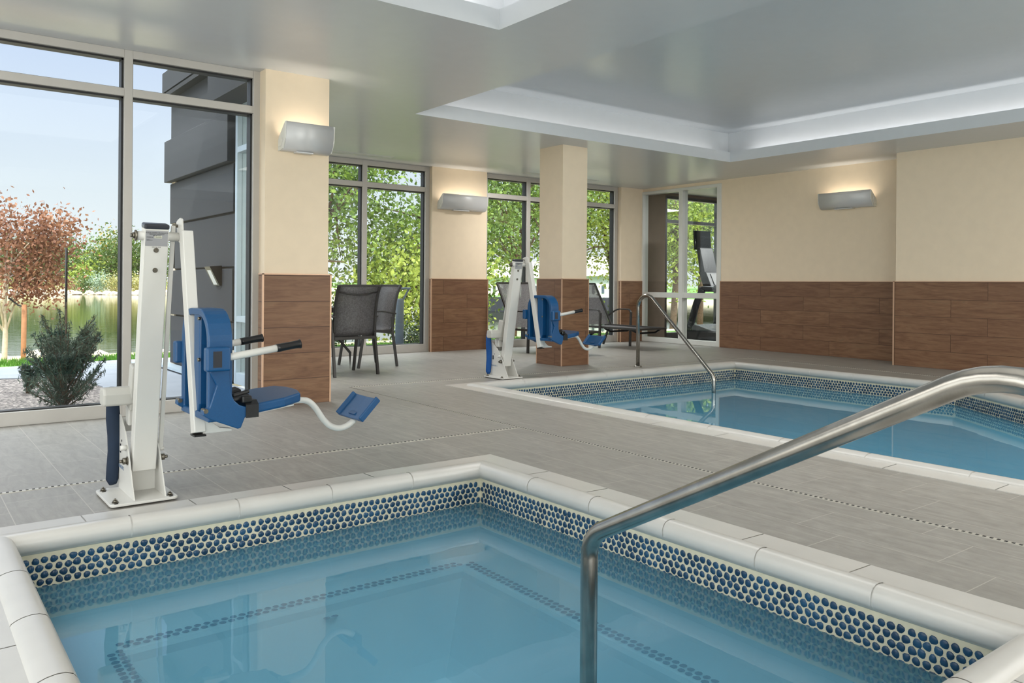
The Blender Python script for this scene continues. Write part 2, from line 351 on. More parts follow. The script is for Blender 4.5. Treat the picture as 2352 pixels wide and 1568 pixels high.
class MB:
    def __init__(self): self.v = []; self.f = []; self.mi = []; self.sm = []
    def _add(self, vs, fs, mi=0, smooth=False):
        b = len(self.v); self.v += [tuple(p) for p in vs]
        for f in fs: self.f.append([b+i for i in f]); self.mi.append(mi); self.sm.append(smooth)
        return self
    def box(self, a, b, mi=0):
        x0, y0, z0 = a; x1, y1, z1 = b
        vs = [(x0, y0, z0), (x1, y0, z0), (x1, y1, z0), (x0, y1, z0), (x0, y0, z1), (x1, y0, z1), (x1, y1, z1), (x0, y1, z1)]
        return self._add(vs, [(0, 3, 2, 1), (4, 5, 6, 7), (0, 1, 5, 4), (1, 2, 6, 5), (2, 3, 7, 6), (3, 0, 4, 7)], mi)
    def prism(self, pts, axis, a0, a1, mi=0):
        """extrude a 2-D outline along axis; pts are the other two coordinates in order"""
        def P(p, a):
            q = list(p); q.insert(axis, a); return q
        n = len(pts)
        vs = [P(p, a0) for p in pts]+[P(p, a1) for p in pts]
        fs = [tuple(range(n))[::-1], tuple(range(n, 2*n))]+[(i, (i+1) % n, n+(i+1) % n, n+i) for i in range(n)]
        return self._add(vs, fs, mi)
    def beam(self, p0, p1, w, h, up=(0, 0, 1), mi=0):
        """rectangular bar from p0 to p1: w across, h along 'up'"""
        p0, p1 = Vector(p0), Vector(p1); d = (p1-p0).normalized()
        s = d.cross(Vector(up)).normalized(); u = s.cross(d)
        vs = []
        for p in (p0, p1):
            for a, b in ((-1, -1), (1, -1), (1, 1), (-1, 1)): vs.append(p+s*a*w/2+u*b*h/2)
        return self._add(vs, [(0, 1, 2, 3), (7, 6, 5, 4), (0, 4, 5, 1), (1, 5, 6, 2), (2, 6, 7, 3), (3, 7, 4, 0)], mi)
    def tube(self, path, r, seg=14, mi=0, closed=False, caps=True, radii=None, squash=None):
        path = [Vector(p) for p in path]; n = len(path)
        t0 = (path[1]-path[0]).normalized()
        ref = Vector((0, 0, 1)) if abs(t0.z) < 0.9 else Vector((1, 0, 0))
        s = t0.cross(ref).normalized(); rings = []
        for i in range(n):
            a = path[i-1] if i > 0 else path[i]; b = path[i+1] if i < n-1 else path[i]
            t = (b-a).normalized()
            s = (s - t*s.dot(t)).normalized(); u = t.cross(s)
            rr = radii[i] if radii else r
            rings.append([path[i]+s*math.cos(2*math.pi*k/seg)*rr+u*math.sin(2*math.pi*k/seg)*rr for k in range(seg)])
        vs = [p for rg in rings for p in rg]
        fs = [(i*seg+k, i*seg+(k+1) % seg, (i+1)*seg+(k+1) % seg, (i+1)*seg+k) for i in range(n-1) for k in range(seg)]
        self._add(vs, fs, mi, True)
        if caps:
            b = len(self.v)-len(vs)
            self.f.append([b+k for k in range(seg)][::-1]); self.mi.append(mi); self.sm.append(False)
            self.f.append([b+(n-1)*seg+k for k in range(seg)]); self.mi.append(mi); self.sm.append(False)
        return self
    def cyl(self, c0, c1, r, seg=20, mi=0): return self.tube([c0, c1], r, seg, mi)
    def sqtube(self, path, w, h, mi=0, up=(0, 0, 1)):
        path = [Vector(p) for p in path]; n = len(path); rings = []
        for i in range(n):
            a = path[i-1] if i > 0 else path[i]; b = path[i+1] if i < n-1 else path[i]
            t = (b-a).normalized(); s = t.cross(Vector(up)).normalized(); u = s.cross(t)
            rings.append([path[i]+s*a1*w/2+u*b1*h/2 for a1, b1 in ((-1, -1), (1, -1), (1, 1), (-1, 1))])
        vs = [p for r in rings for p in r]
        fs = [(i*4+k, i*4+(k+1) % 4, (i+1)*4+(k+1) % 4, (i+1)*4+k) for i in range(n-1) for k in range(4)]
        fs += [(3, 2, 1, 0), tuple((n-1)*4+k for k in range(4))]
        return self._add(vs, fs, mi)
    def lathe(self, prof, c, seg=24, mi=0):
        vs = []; n = len(prof)
        for r, z in prof:
            for k in range(seg): a = 2*math.pi*k/seg; vs.append((c[0]+r*math.cos(a), c[1]+r*math.sin(a), c[2]+z))
        fs = [(i*seg+k, i*seg+(k+1) % seg, (i+1)*seg+(k+1) % seg, (i+1)*seg+k) for i in range(n-1) for k in range(seg)]
        self._add(vs, fs, mi, True)
        b = len(self.v)-len(vs)
        self.f.append([b+k for k in range(seg)][::-1]); self.mi.append(mi); self.sm.append(False)
        self.f.append([b+(n-1)*seg+k for k in range(seg)]); self.mi.append(mi); self.sm.append(False)
        return self
    def build(self, name, mats, parent=None, bevel=0.0, seg=2, org=None, recalc=True):
        if not isinstance(mats, (list, tuple)): mats = [mats]
        me = bpy.data.meshes.new(name)
        o3 = Vector(org) if org is not None else Vector((0, 0, 0))
        me.from_pydata([tuple(Vector(p)-o3) for p in self.v], [], self.f)
        for m in mats: me.materials.append(MAT[m] if isinstance(m, str) else m)
        me.polygons.foreach_set('material_index', self.mi)
        me.polygons.foreach_set('use_smooth', self.sm)
        if recalc:
            bm = bmesh.new(); bm.from_mesh(me); bmesh.ops.recalc_face_normals(bm, faces=bm.faces); bm.to_mesh(me); bm.free()
        me.update()
        o = bpy.data.objects.new(name, me); COL.objects.link(o)
        if parent is not None: o.parent = parent
        if bevel:
            md = o.modifiers.new('bevel', 'BEVEL'); md.width = bevel; md.segments = seg; md.limit_method = 'ANGLE'; md.angle_limit = math.radians(35)
            md.harden_normals = False
        return o

def np_mesh(name, verts, faces, mat, parent=None):
    """fast mesh from numpy arrays of equal-sided faces"""
    me = bpy.data.meshes.new(name)
    nv, nf, k = len(verts), len(faces), faces.shape[1]
    me.vertices.add(nv); me.vertices.foreach_set('co', verts.astype(np.float32).ravel())
    me.loops.add(nf*k); me.loops.foreach_set('vertex_index', faces.astype(np.int32).ravel())
    me.polygons.add(nf); me.polygons.foreach_set('loop_start', np.arange(0, nf*k, k, dtype=np.int32))
    me.polygons.foreach_set('loop_total', np.full(nf, k, dtype=np.int32))
    me.materials.append(MAT[mat]); me.update(calc_edges=True); me.validate()
    o = bpy.data.objects.new(name, me); COL.objects.link(o)
    if parent is not None: o.parent = parent
    return o

def flat_poly(outer, holes, z, down=False):
    loops = [[Vector((p[0], p[1], 0)) for p in lp] for lp in [outer]+list(holes)]
    tri = tessellate_polygon(loops); pts = [p for lp in loops for p in lp]
    mb = MB(); mb._add([(p.x, p.y, z) for p in pts], [tuple(t) for t in tri]); return mb

def fix_up(o, up=True):
    bm = bmesh.new(); bm.from_mesh(o.data); bm.normal_update()
    for f in bm.faces:
        if (f.normal.z > 0) != up: f.normal_flip()
    bm.to_mesh(o.data); bm.free()

def struct(o, label=None):
    o['kind'] = 'structure'
    if label: o['label'] = label
    return o

def round_rect(x0, y0, x1, y1, r, n=6):
    pts = []
    for cx, cyy, a0 in ((x1-r, y1-r, 0), (x0+r, y1-r, 90), (x0+r, y0+r, 180), (x1-r, y0+r, 270)):
        for i in range(n+1):
            a = math.radians(a0+90*i/n); pts.append((cx+r*math.cos(a), cyy+r*math.sin(a)))
    return pts

def offset_loop(pts, d):
    """offset a CCW polygon outward by d with mitred corners"""
    n = len(pts); out = []
    for i in range(n):
        p0, p1, p2 = Vector(pts[i-1]), Vector(pts[i]), Vector(pts[(i+1) % n])
        e1 = (p1-p0).normalized(); e2 = (p2-p1).normalized()
        n1 = Vector((e1.y, -e1.x)); n2 = Vector((e2.y, -e2.x))
        m = (n1+n2); m = m/ (m.length**2) * 2
        out.append(((p1+m*d).x, (p1+m*d).y))
    return out

# ------------------------------------------------------------------ room shell
HC = 2.845            # lower ceiling height
YN, YF, XR, XR2 = 6.83, 10.74, 11.23, 10.72
WT = 1.115            # top of the wood-look wainscot
SPA = [(0.37, 0.98), (2.69, 0.98), (2.69, 3.80), (0.37, 3.80)]
POOL = [(4.79, -1.6), (7.05, -1.6), (7.05, 1.58), (9.0, 4.0), (9.0, 6.84), (4.79, 6.84)]
spa_out = offset_loop(SPA, 0.245); pool_out = offset_loop(POOL, 0.24)
X0, Y0 = -4.0, -4.5
room = [(X0, Y0), (XR2+0.15, Y0), (XR2+0.15, 5.54), (XR+0.1, 5.54), (XR+0.1, YF+0.1), (2.9, YF+0.1), (2.9, YN+0.1), (X0, YN+0.1)]
hs = offset_loop(SPA, 0.23); hp = offset_loop(POOL, 0.225)
o = flat_poly(room, [hs[::-1], hp[::-1]], 0.0).build('floor', 'floor', recalc=False); fix_up(o, True)
struct(o, 'grey stone tile pool deck')
# linear slot drains set in the deck: child parts of the floor
def drain(x0, y0, x1, y1):
    mb = MB(); L = math.hypot(x1-x0, y1-y0); dx, dy = (x1-x0)/L, (y1-y0)/L
    mb.beam((x0, y0, 0.0015), (x1, y1, 0.0015), 0.026, 0.003, mi=0)
    n = int(L/0.028)
    for i in range(n):
        s = (i+0.5)*L/n; mb.beam((x0+dx*(s-0.006), y0+dy*(s-0.006), 0.0035), (x0+dx*(s+0.006), y0+dy*(s+0.006), 0.0035), 0.014, 0.0012, mi=1)
    return mb.build('slot_drain', ['drain', 'drain_dark'], bpy.data.objects['floor'])
drain(X0+0.3, 4.715, 3.65, 4.690); drain(3.665, 0.4, 3.665, 7.46); drain(3.68, 7.47, 9.9, 7.30); drain(9.90, 7.28, 9.74, 3.9)

TR1 = [(0.0, -1.2), (3.41, -1.2), (3.41, 4.63), (0.0, 4.63)]
TR2 = [(4.41, -2.6), (9.70, -2.6), (9.70, 7.48), (4.41, 7.48)]
o = flat_poly(room, [TR1[::-1], TR2[::-1]], HC).build('ceiling', 'ceil', recalc=False); fix_up(o, False)
ceil = struct(o, 'grey satin lower ceiling with two recessed trays')
def tray(tr, htop):
    lip = HC+0.145; back = offset_loop(tr, 0.16); mb = MB(); n = len(tr)
    inn = offset_loop(tr, 0.012)
    for i in range(n):
        a, b = tr[i], tr[(i+1) % n]; c, d = inn[i], inn[(i+1) % n]; e, f = back[i], back[(i+1) % n]
        mb._add([(*a, HC), (*b, HC), (*b, lip), (*a, lip)], [(0, 1, 2, 3)])
        mb._add([(*a, lip), (*b, lip), (*d, lip), (*c, lip)], [(0, 1, 2, 3)])
        mb._add([(*c, lip), (*d, lip), (*d, HC+0.03), (*c, HC+0.03)], [(0, 1, 2, 3)])
        mb._add([(*c, HC+0.03), (*d, HC+0.03), (*f, HC+0.03), (*e, HC+0.03)], [(0, 1, 2, 3)])
        mb._add([(*e, HC+0.03), (*f, HC+0.03), (*f, htop), (*e, htop)], [(0, 1, 2, 3)])
    mb._add([(*p, htop) for p in back], [tuple(range(n))])
    return mb.build('ceiling_tray', 'ceil', ceil)
tray(TR1, 3.29); tray(TR2, 3.30)
# outer roof slab: keeps the sun off the rooms
o = MB().box((X0-0.1, Y0-0.1, 3.45), (XR+0.2, YN+0.25, 3.7)).box((2.75, YN+0.25, 3.45), (XR+0.2, YF+0.25, 3.7)).box((XR+0.2, 5.0, 3.45), (18.2, YF+0.25, 3.7)).build('roof', 'slate')
struct(o, 'dark flat roof slab')

def wall(name, mb, mat='wall', label=None):
    return struct(mb.build(name, mat), label)
def wainscot(parent, boxes, mat):
    mb = MB()
    for b in boxes: mb.box(*b)
    return mb.build('wood_tile_wainscot', mat, parent)
def trims(parent, boxes):
    mb = MB()
    for b in boxes: mb.box(*b)
    return mb.build('metal_edge_trim', 'copper', parent)

# right wall: two planes stepped at y = 5.53, plus the lintel over the gym window
w = wall('wall_right', MB().box((XR, 5.54, 0), (XR+0.15, 8.835, 3.35)).box((XR2, Y0, 0), (XR+0.15, 5.54, 3.35)).box((XR, 8.835, 2.79), (XR+0.15, YF, 3.35)), label='cream right wall above the pool, in two stepped planes')
wainscot(w, [((XR-0.02, 5.54, 0), (XR, 8.83, WT)), ((XR2-0.02, Y0+0.02, 0), (XR2, 5.545, WT)), ], 'wood_y')
wainscot(w, [((XR2-0.02, 5.54, 0), (XR-0.02, 5.56, WT))], 'wood_x')
trims(w, [((XR-0.026, 8.828, 0), (XR, 8.838, WT+0.012)), ((XR2-0.026, 5.545, 0), (XR2-0.014, 5.566, WT+0.012)), ((XR-0.026, 5.56, WT), (XR, 8.83, WT+0.01)), ((XR2-0.026, Y0+0.02, WT), (XR2, 5.56, WT+0.01))])
# near-left pier and the stretch of wall beside the alcove
PX0, PX1, PY0 = 2.50, 3.075, 6.70
w = wall('wall_pier', MB().box((PX0, PY0, 0), (PX1, YN+0.13, 3.35)).box((2.88, YN+0.13, 0), (PX1, 7.57, 3.35)), label='cream pier between the tall left windows and the alcove')
wainscot(w, [((PX0-0.02, PY0-0.02, 0), (PX1+0.02, PY0, WT))], 'wood_x'); wainscot(w, [((PX0-0.02, PY0, 0), (PX0, YN-0.05, WT)), ((PX1, PY0, 0), (PX1+0.02, 7.57, WT))], 'wood_y')
trims(w, [((PX0-0.024, PY0-0.024, 0), (PX0-0.01, PY0-0.01, WT+0.008)), ((PX1+0.01, PY0-0.024, 0), (PX1+0.024, PY0-0.01, WT+0.008)), ((PX0-0.024, PY0-0.024, WT), (PX1+0.024, PY0, WT+0.01)), ((PX0-0.024, PY0, WT), (PX0, YN-0.05, WT+0.01))])
# alcove wall piers
Q0, Q1, QY = 6.60, 7.63, 10.66
w = wall('wall_alcove', MB().box((Q0, QY, 0), (Q1, YF+0.15, 3.35)).box((10.67, QY, 0), (XR+0.15, YF+0.15, 3.35)).box((2.85, YF, 0), (3.45, YF+0.15, 3.35)), label='cream alcove wall piers between the far windows')
wainscot(w, [((Q0-0.02, QY-0.02, 0), (Q1+0.02, QY, WT)), ((10.65, QY-0.02, 0), (XR-0.002, QY, WT))], 'wood_x')
wainscot(w, [((Q0-0.02, QY, 0), (Q0, YF-0.04, WT)), ((10.65, QY, 0), (10.67, YF-0.04, WT))], 'wood_y')
trims(w, [((Q0-0.024, QY-0.024, 0), (Q0-0.01, QY-0.01, WT+0.008)), ((Q1+0.01, QY-0.024, 0), (Q1+0.024, QY-0.01, WT+0.008)), ((10.646, QY-0.024, 0), (10.66, QY-0.01, WT+0.008)), ((Q0-0.024, QY-0.024, WT), (Q1+0.024, QY, WT+0.01)), ((10.646, QY-0.024, WT), (XR-0.002, QY, WT+0.01)), ((Q0-0.024, QY, WT), (Q0, YF-0.04, WT+0.01)), ((10.646, QY, WT), (10.67, YF-0.04, WT+0.01))])
# free-standing column
CX0, CX1, CY0, CY1 = 6.85, 7.275, 7.90, 8.365
col_ = wall('column', MB().box((CX0, CY0, 0), (CX1, CY1, HC+0.02)), label='square cream column with wood-look base beside the pool')
wainscot(col_, [((CX0-0.02, CY0-0.02, 0), (CX1+0.02, CY0, WT)), ((CX0-0.02, CY1, 0), (CX1+0.02, CY1+0.02, WT))], 'wood_x')
wainscot(col_, [((CX0-0.02, CY0, 0), (CX0, CY1, WT)), ((CX1, CY0, 0), (CX1+0.02, CY1, WT))], 'wood_y')
tb = []
for xx in (CX0-0.024, CX1+0.012):
    for yy in (CY0-0.024, CY1+0.012): tb.append(((xx, yy, 0), (xx+0.012, yy+0.012, WT+0.008)))
tb += [((CX0-0.024, CY0-0.024, WT), (CX1+0.024, CY0, WT+0.009)), ((CX0-0.024, CY1, WT), (CX1+0.024, CY1+0.024, WT+0.009)), ((CX0-0.024, CY0, WT), (CX0, CY1, WT+0.009)), ((CX1, CY0, WT), (CX1+0.024, CY1, WT+0.009))]
trims(col_, tb)
# walls behind the camera, with openings for the added fill windows
ZW0, ZW1 = 0.35, 2.70
w = wall('wall_left', MB().box((X0-0.15, Y0, 0), (X0, YN+0.15, ZW0)).box((X0-0.15, Y0, ZW1), (X0, YN+0.15, 3.35)).box((X0-0.15, 6.4, ZW0), (X0, YN+0.15, ZW1)).box((X0-0.15, Y0, ZW0), (X0, -4.2, ZW1)), label='cream wall on the left behind the camera')
w = wall('wall_rear', MB().box((X0, Y0-0.15, 0), (XR2, Y0, ZW0)).box((X0, Y0-0.15, ZW1), (XR2, Y0, 3.35)).box((1.4, Y0-0.15, ZW0), (6.8, Y0, ZW1)), label='cream wall behind the camera')

# windows: inner aluminium frame face, dark gasket, pale outer edge, glass panes
def window_x(name, y, x_edges, z_levels, label, fw=0.06, depth=0.12, frame='alu', sill=0.085, head=0.0, ends=(True, True), gasket=True):
    """glazing in a wall facing -y. x_edges: centres of the uprights; z_levels: bottom, transoms, top"""
    W = thing(name, ((x_edges[0]+x_edges[-1])/2, y, 0), None, None); del_keys(W)
    struct(W, label); org = W.location
    fr = MB()
    for i, x in enumerate(x_edges): fr.box((x-fw/2, y, z_levels[0]), (x+fw/2, y+depth, z_levels[-1]))
    for i in range(len(x_edges)-1):
        a, b = x_edges[i]+fw/2, x_edges[i+1]-fw/2
        for j, z in enumerate(z_levels):
            if j == 0: fr.box((a, y+0.001, z), (b, y+depth, z+sill))
            elif j == len(z_levels)-1: fr.box((a, y+0.001, z-fw), (b, y+depth, z))
            else: fr.box((a, y+0.001, z-fw/2), (b, y+depth, z+fw/2))
    fr.build('window_frame', frame, W, bevel=0.003, org=org)
    gk = MB(); gl = []
    for i in range(len(x_edges)-1):
        a, b = x_edges[i]+fw/2, x_edges[i+1]-fw/2
        for j in range(len(z_levels)-1):
            z0 = z_levels[j]+(sill if j == 0 else fw/2); z1 = z_levels[j+1]-(fw if j == len(z_levels)-2 else fw/2)
            g = 0.014; yy0, yy1 = y+0.035, y+depth+0.004
            for bx in (((a, yy0, z0), (b, yy1, z0+g*0.6)), ((a, yy0, z1-g), (b, yy1, z1)), ((a, yy0, z0), (a+g*0.6, yy1, z1)), ((b-g, yy0, z0), (b, yy1, z1))): gk.box(*bx)
            p = MB().box((a+0.005, y+0.07, z0+0.004), (b-0.005, y+0.076, z1-0.004)); gl.append(p)
    if gasket: gk.build('window_gasket', 'gasket', W, org=org)
    for p in gl: p.build('window_pane', 'glass', W, org=org)
    return W
def del_keys(o):
    for k in ('label', 'category'):
        if k in o: del o[k]

window_x('window_1', YN, [-3.97, -2.5, -1.03, -0.02+0.0, 1.463, 2.475], [0.0, 2.515, HC], 'tall window wall at the left looking onto the lake', sill=0.10, fw=0.062)
window_x('window_2', YF, [3.48, 4.35, 5.50, 6.565], [0.0, 2.49, HC], 'alcove window behind the dining chairs', sill=0.12, fw=0.075)
window_x('window_3', YF, [7.665, 8.56, 9.60, 10.62], [0.0, 2.49, HC], 'alcove window behind the loungers', sill=0.12, fw=0.075)
# added, unseen window bands behind the camera, each holding a fill light
def fill_window(name, a, b, along_y, power, label, direction):
    n = 5; c = ((a[0]+b[0])/2, (a[1]+b[1])/2)
    W = struct(thing(name, (c[0], c[1], 0), None, None), label); del_keys(W); fr = MB(); zc = (ZW0+ZW1)/2
    for i in range(n+1):
        x = a[0]+(b[0]-a[0])*i/n; y = a[1]+(b[1]-a[1])*i/n; fr.box((x-0.03, y-0.03, ZW0), (x+0.03, y+0.03, ZW1))
    for z in (ZW0, ZW1-0.06): fr.box((min(a[0], b[0])-0.029, min(a[1], b[1])-0.029, z), (max(a[0], b[0])+0.029, max(a[1], b[1])+0.029, z+0.06))
    fr.build('window_frame', 'alu', W, org=W.location)
    L = math.hypot(b[0]-a[0], b[1]-a[1]); d = Vector(direction)
    MB().box((a[0]-0.003, a[1]-0.003, ZW0), (b[0]+0.003, b[1]+0.003, ZW1)).build('window_pane', 'glass', W, org=W.location)
    l = area_light('window_fill_light', (0, 0, 0), (L, ZW1-ZW0), power, (0, 0, -1), (1.0, 0.98, 0.95), W)
    l.location = (-d.x*0.10, -d.y*0.10, zc); l.rotation_euler = (math.pi/2, 0, 0 if d.y > 0 else -math.pi/2)
fill_window('fill_window_7', (X0+0.05, Y0-0.07), (1.37, Y0-0.07), False, LI['wr']*0.6, 'added fill window band in the wall behind the camera, left part', (0, 1, 0))
fill_window('fill_window_8', (6.83, Y0-0.07), (10.6, Y0-0.07), False, LI['wr']*0.4, 'added fill window band in the wall behind the camera, right part', (0, 1, 0))
fill_window('fill_window_9', (X0-0.07, -4.17), (X0-0.07, 6.37), True, LI['wl'], 'added fill window band in the left wall behind the camera', (1, 0, 0))
# interior window to the fitness room
Wg = struct(thing('window_4', (XR, 9.8, 0), None, None), 'white framed interior window to the fitness room'); del_keys(Wg); org = Wg.location
fr = MB(); ye = [8.86, 9.72, 10.66]; ze = [0.0, 0.87, 2.76]
for y in ye: fr.box((XR-0.015, y-(0.045 if y == 9.72 else 0.03), 0), (XR+0.13, y+(0.045 if y == 9.72 else 0.06), 2.79))
for z0, z1 in ((0.0, 0.085), (0.82, 0.915), (2.735, 2.79)): fr.box((XR-0.014, 8.86, z0), (XR+0.13, 10.7, z1))
fr.build('window_frame', 'white_trim', Wg, bevel=0.006, org=org)
for (y0, y1) in ((8.89, 9.675), (9.765, 10.63)):
    for z0, z1 in ((0.085, 0.82), (0.915, 2.735)):
        MB().box((XR+0.05, y0, z0), (XR+0.056, y1, z1)).build('window_pane', 'glass', Wg, org=org)

# ------------------------------------------------------------------ pools
def ring_sweep(mb, loop, prof, mi=0, smooth=True, sides=None):
    """sweep (offset, z) profile round the loop"""
    rings = [[(*p, z) for p in offset_loop(loop, d)] for d, z in prof]
    n = len(loop)
    for s in range(n) if sides is None else sides:
        t = (s+1) % n
        vs = [rings[k][s] for k in range(len(prof))]+[rings[k][t] for k in range(len(prof))]; m = len(prof)
        mb._add(vs, [(k, k+1, m+k+1, m+k) for k in range(m-1)], mi, smooth)
def coping(loop, parent, org, pitch=0.305, out=0.245, gap=0.006):
    flat = [(out, -0.02), (out, 0.004), (0.078, 0.007)]
    face = [(0.078, 0.007), (0.074, 0.013), (0.062, 0.020), (0.045, 0.026), (0.022, 0.0295), (0.0, 0.028), (-0.018, 0.020), (-0.029, 0.006), (-0.0335, -0.012), (-0.030, -0.034), (-0.016, -0.052), (0.0, -0.060), (0.02, -0.062)]
    mb = MB(); n = len(loop)
    ring_sweep(mb, loop, [(d-(0.003 if d > 0.2 else 0), z-0.003) for d, z in flat]+[(d+(0.003 if d < 0 else 0), z-0.003) for d, z in face[1:]], mi=1)
    for s in range(n):
        a = Vector(loop[s]); b = Vector(loop[(s+1) % n]); e = (b-a); L = e.length; e = e/L; nn = Vector((e.y, -e.x))
        k = max(1, round(L/pitch))
        for prof, smo in ((flat, False), (face, True)):
            rings_a = [offset_loop(loop, d)[s] for d, z in prof]; rings_b = [offset_loop(loop, d)[(s+1) % n] for d, z in prof]
            m = len(prof)
            sh = 0.33*L/k if not smo else 0.0
            cuts = [0.0]+[q*L/k+(sh if not smo else 0) for q in range(1, k)]+[L]
            for q in range(k):
                s0, s1 = cuts[q]+gap/2, cuts[q+1]-gap/2; va, vb = [], []
                for i, (d, z) in enumerate(prof):
                    pa = Vector(rings_a[i]) if q == 0 else a+e*s0+nn*d
                    pb = Vector(rings_b[i]) if q == k-1 else a+e*s1+nn*d
                    va.append((pa.x, pa.y, z)); vb.append((pb.x, pb.y, z))
                mb._add(va+vb, [(i, i+1, m+i+1, m+i) for i in range(m-1)], 0, smo)
    return mb.build('coping', ['coping', 'coping_grout'], parent, org=org)

def pebble_wall(loop, parent, org, z_top=-0.078, rows=8, pitch=0.0345, rp=0.0148, sides=None):
    rnd = random.Random(3); verts = []; faces = []; nv = 0; K = 11
    n = len(loop)
    for s in range(n) if sides is None else sides:
        a = Vector(loop[s]); b = Vector(loop[(s+1) % n]); L = (b-a).length; e = (b-a)/L; nn = Vector((-e.y, e.x))   # nn points inwards
        cols = int(L/pitch)
        for r in range(rows):
            for c in range(cols+1):
                u = (c+0.5*(r % 2))*L/cols + rnd.uniform(-.0022, .0022); z = z_top-rp-r*pitch*0.86+rnd.uniform(-.002, .002)
                if u < rp*0.9 or u > L-rp*0.9: continue
                ph = rnd.uniform(0, 6.28); ex = rnd.uniform(0.86, 1.06); ez = rnd.uniform(0.92, 1.1); tilt = rnd.uniform(-.6, .6)
                h3 = rnd.uniform(0.0, 0.10); h2 = rnd.uniform(0, 0.06)
                ring = []
                for k in range(K):
                    t = 2*math.pi*k/K; rr = rp*(1+h3*math.cos(3*t+ph)+h2*math.cos(4*t+2*ph))
                    px, pz = rr*math.cos(t)*ex, rr*math.sin(t)*ez
                    ring.append((px*math.cos(tilt)-pz*math.sin(tilt), px*math.sin(tilt)+pz*math.cos(tilt)))
                for sc_, dd in ((1.0, 0.0008), (0.90, 0.0026)):
                    for px, pz in ring:
                        q = a+e*(u+px*sc_)+nn*dd; verts.append((q.x, q.y, z+pz*sc_))
                q = a+e*u+nn*0.0030; verts.append((q.x, q.y, z))
                for k in range(K):
                    k2 = (k+1) % K
                    faces.append((nv+k, nv+k2, nv+K+k2, nv+K+k)); faces.append((nv+K+k, nv+K+k2, nv+2*K, nv+2*K))
                nv += 2*K+1
    me = bpy.data.meshes.new('pebble_tiles')
    o3 = Vector(org)
    fs = [f if f[2] != f[3] else f[:3] for f in faces]
    me.from_pydata([(x-o3.x, y-o3.y, z-o3.z) for x, y, z in verts], [], fs)
    me.polygons.foreach_set('use_smooth', [True]*len(fs)); me.materials.append(MAT['pebble']); me.update()
    o = bpy.data.objects.new('pebble_tiles', me); COL.objects.link(o); o.parent = parent
    return o
def pebble_line(loop, z, parent, org, sides=None, name='bench_edge_tiles', rp=0.016, pitch=0.037):
    mb = MB(); rnd = random.Random(5); n = len(loop)
    for s in range(n) if sides is None else sides:
        a = Vector(loop[s]); b = Vector(loop[(s+1) % n]); L = (b-a).length; e = (b-a)/L; nn = Vector((-e.y, e.x)); c = int(L/pitch)
        for r in range(2):
            for k in range(c):
                u = (k+0.5+0.5*r)*L/c; q = a+e*u-nn*(0.014+r*0.033)
                mb._add([(q.x+math.cos(t*0.785)*rp*rnd.uniform(.85, 1.05), q.y+math.sin(t*0.785)*rp*rnd.uniform(.85, 1.05), z) for t in range(8)], [tuple(range(8))])
    return mb.build(name, 'pebble_small', parent, org=org)

def basin(loop, parent, org, zt, bench, zb, depth, slope, floor_mat):
    mb = MB()
    prof = [(0.0, -0.05), (0.0, zt)]
    if bench: prof += [(-0.01, zt-0.02), (-0.02, zb+0.05), (-0.05, zb+0.012), (-0.09, zb), (-bench+0.02, zb), (-bench, zb-0.012), (-bench-0.01, zb-0.04), (-bench-slope, depth+0.06), (-bench-slope-0.06, depth)]
    else: prof += [(-0.012, zt-0.02), (-0.02, zt-0.10), (-0.03, depth+0.08), (-0.09, depth)]
    # the tile band zone is grout, the rest plaster
    rings = [[(*p, z) for p in offset_loop(loop, d)] for d, z in prof]; n = len(loop)
    for s in range(n):
        t = (s+1) % n
        for k in range(len(prof)-1):
            mb._add([rings[k][s], rings[k+1][s], rings[k+1][t], rings[k][t]], [(0, 1, 2, 3)], 0 if k == 0 else 1, k > 1)
    mb._add([(*p[:2], depth) for p in rings[-1]], [tuple(range(n))], 2)
    return mb.build('basin', ['grout', 'plaster', floor_mat], parent, org=org)

def shifted(pt): return (pt[0], pt[1], 0)
spa = thing('spa_pool', (1.53, 2.39, 0), 'small square spa in the foreground with blue pebble tile band and underwater bench', 'hot tub')
org = spa.location.copy()
coping(SPA, spa, org, 0.47, 0.245)
pebble_wall(SPA, spa, org, rows=8)
ZB = -0.40
basin(SPA, spa, org, -0.335, 0.37, ZB, -0.76, 0.22, 'plaster')
LINE = [(0.735, 1.31), (2.36, 1.31), (2.36, 3.475), (0.735, 3.475)]
pebble_line(LINE, ZB+0.002, spa, org)
mk = MB()
for i in range(4):
    cx_, cy_ = 1.545+0.038*(i % 2)+0.018*(i//2), 3.425-0.034*(i//2)
    mk._add([(cx_+math.cos(t*.785)*.017, cy_+math.sin(t*.785)*.015, -0.452) for t in range(8)], [tuple(range(8))])
mk.build('depth_marker_tiles', 'pebble_small', spa, org=org)
o = flat_poly(offset_loop(SPA, -0.002), [], -0.200).build('spa_water', 'spa_water', recalc=False); fix_up(o, True)
tagp(o, 'calm pale blue water filling the spa in the foreground', 'water', kind='stuff')

pool = thing('swimming_pool', (6.9, 3.5, 0), 'large indoor swimming pool with raised cream coping beside the right wall', 'swimming pool')
org = pool.location.copy()
coping(POOL, pool, org, 0.60, 0.24)
pebble_wall(POOL, pool, org, rows=8, sides=[2, 3, 4, 5, 1])
basin(POOL, pool, org, -0.335, 0, 0, -0.85, 0, 'pool_floor')
o = flat_poly(offset_loop(POOL, -0.002), [], -0.200).build('pool_water', 'pool_water', recalc=False); fix_up(o, True)
tagp(o, 'clear turquoise water filling the large swimming pool', 'water', kind='stuff')

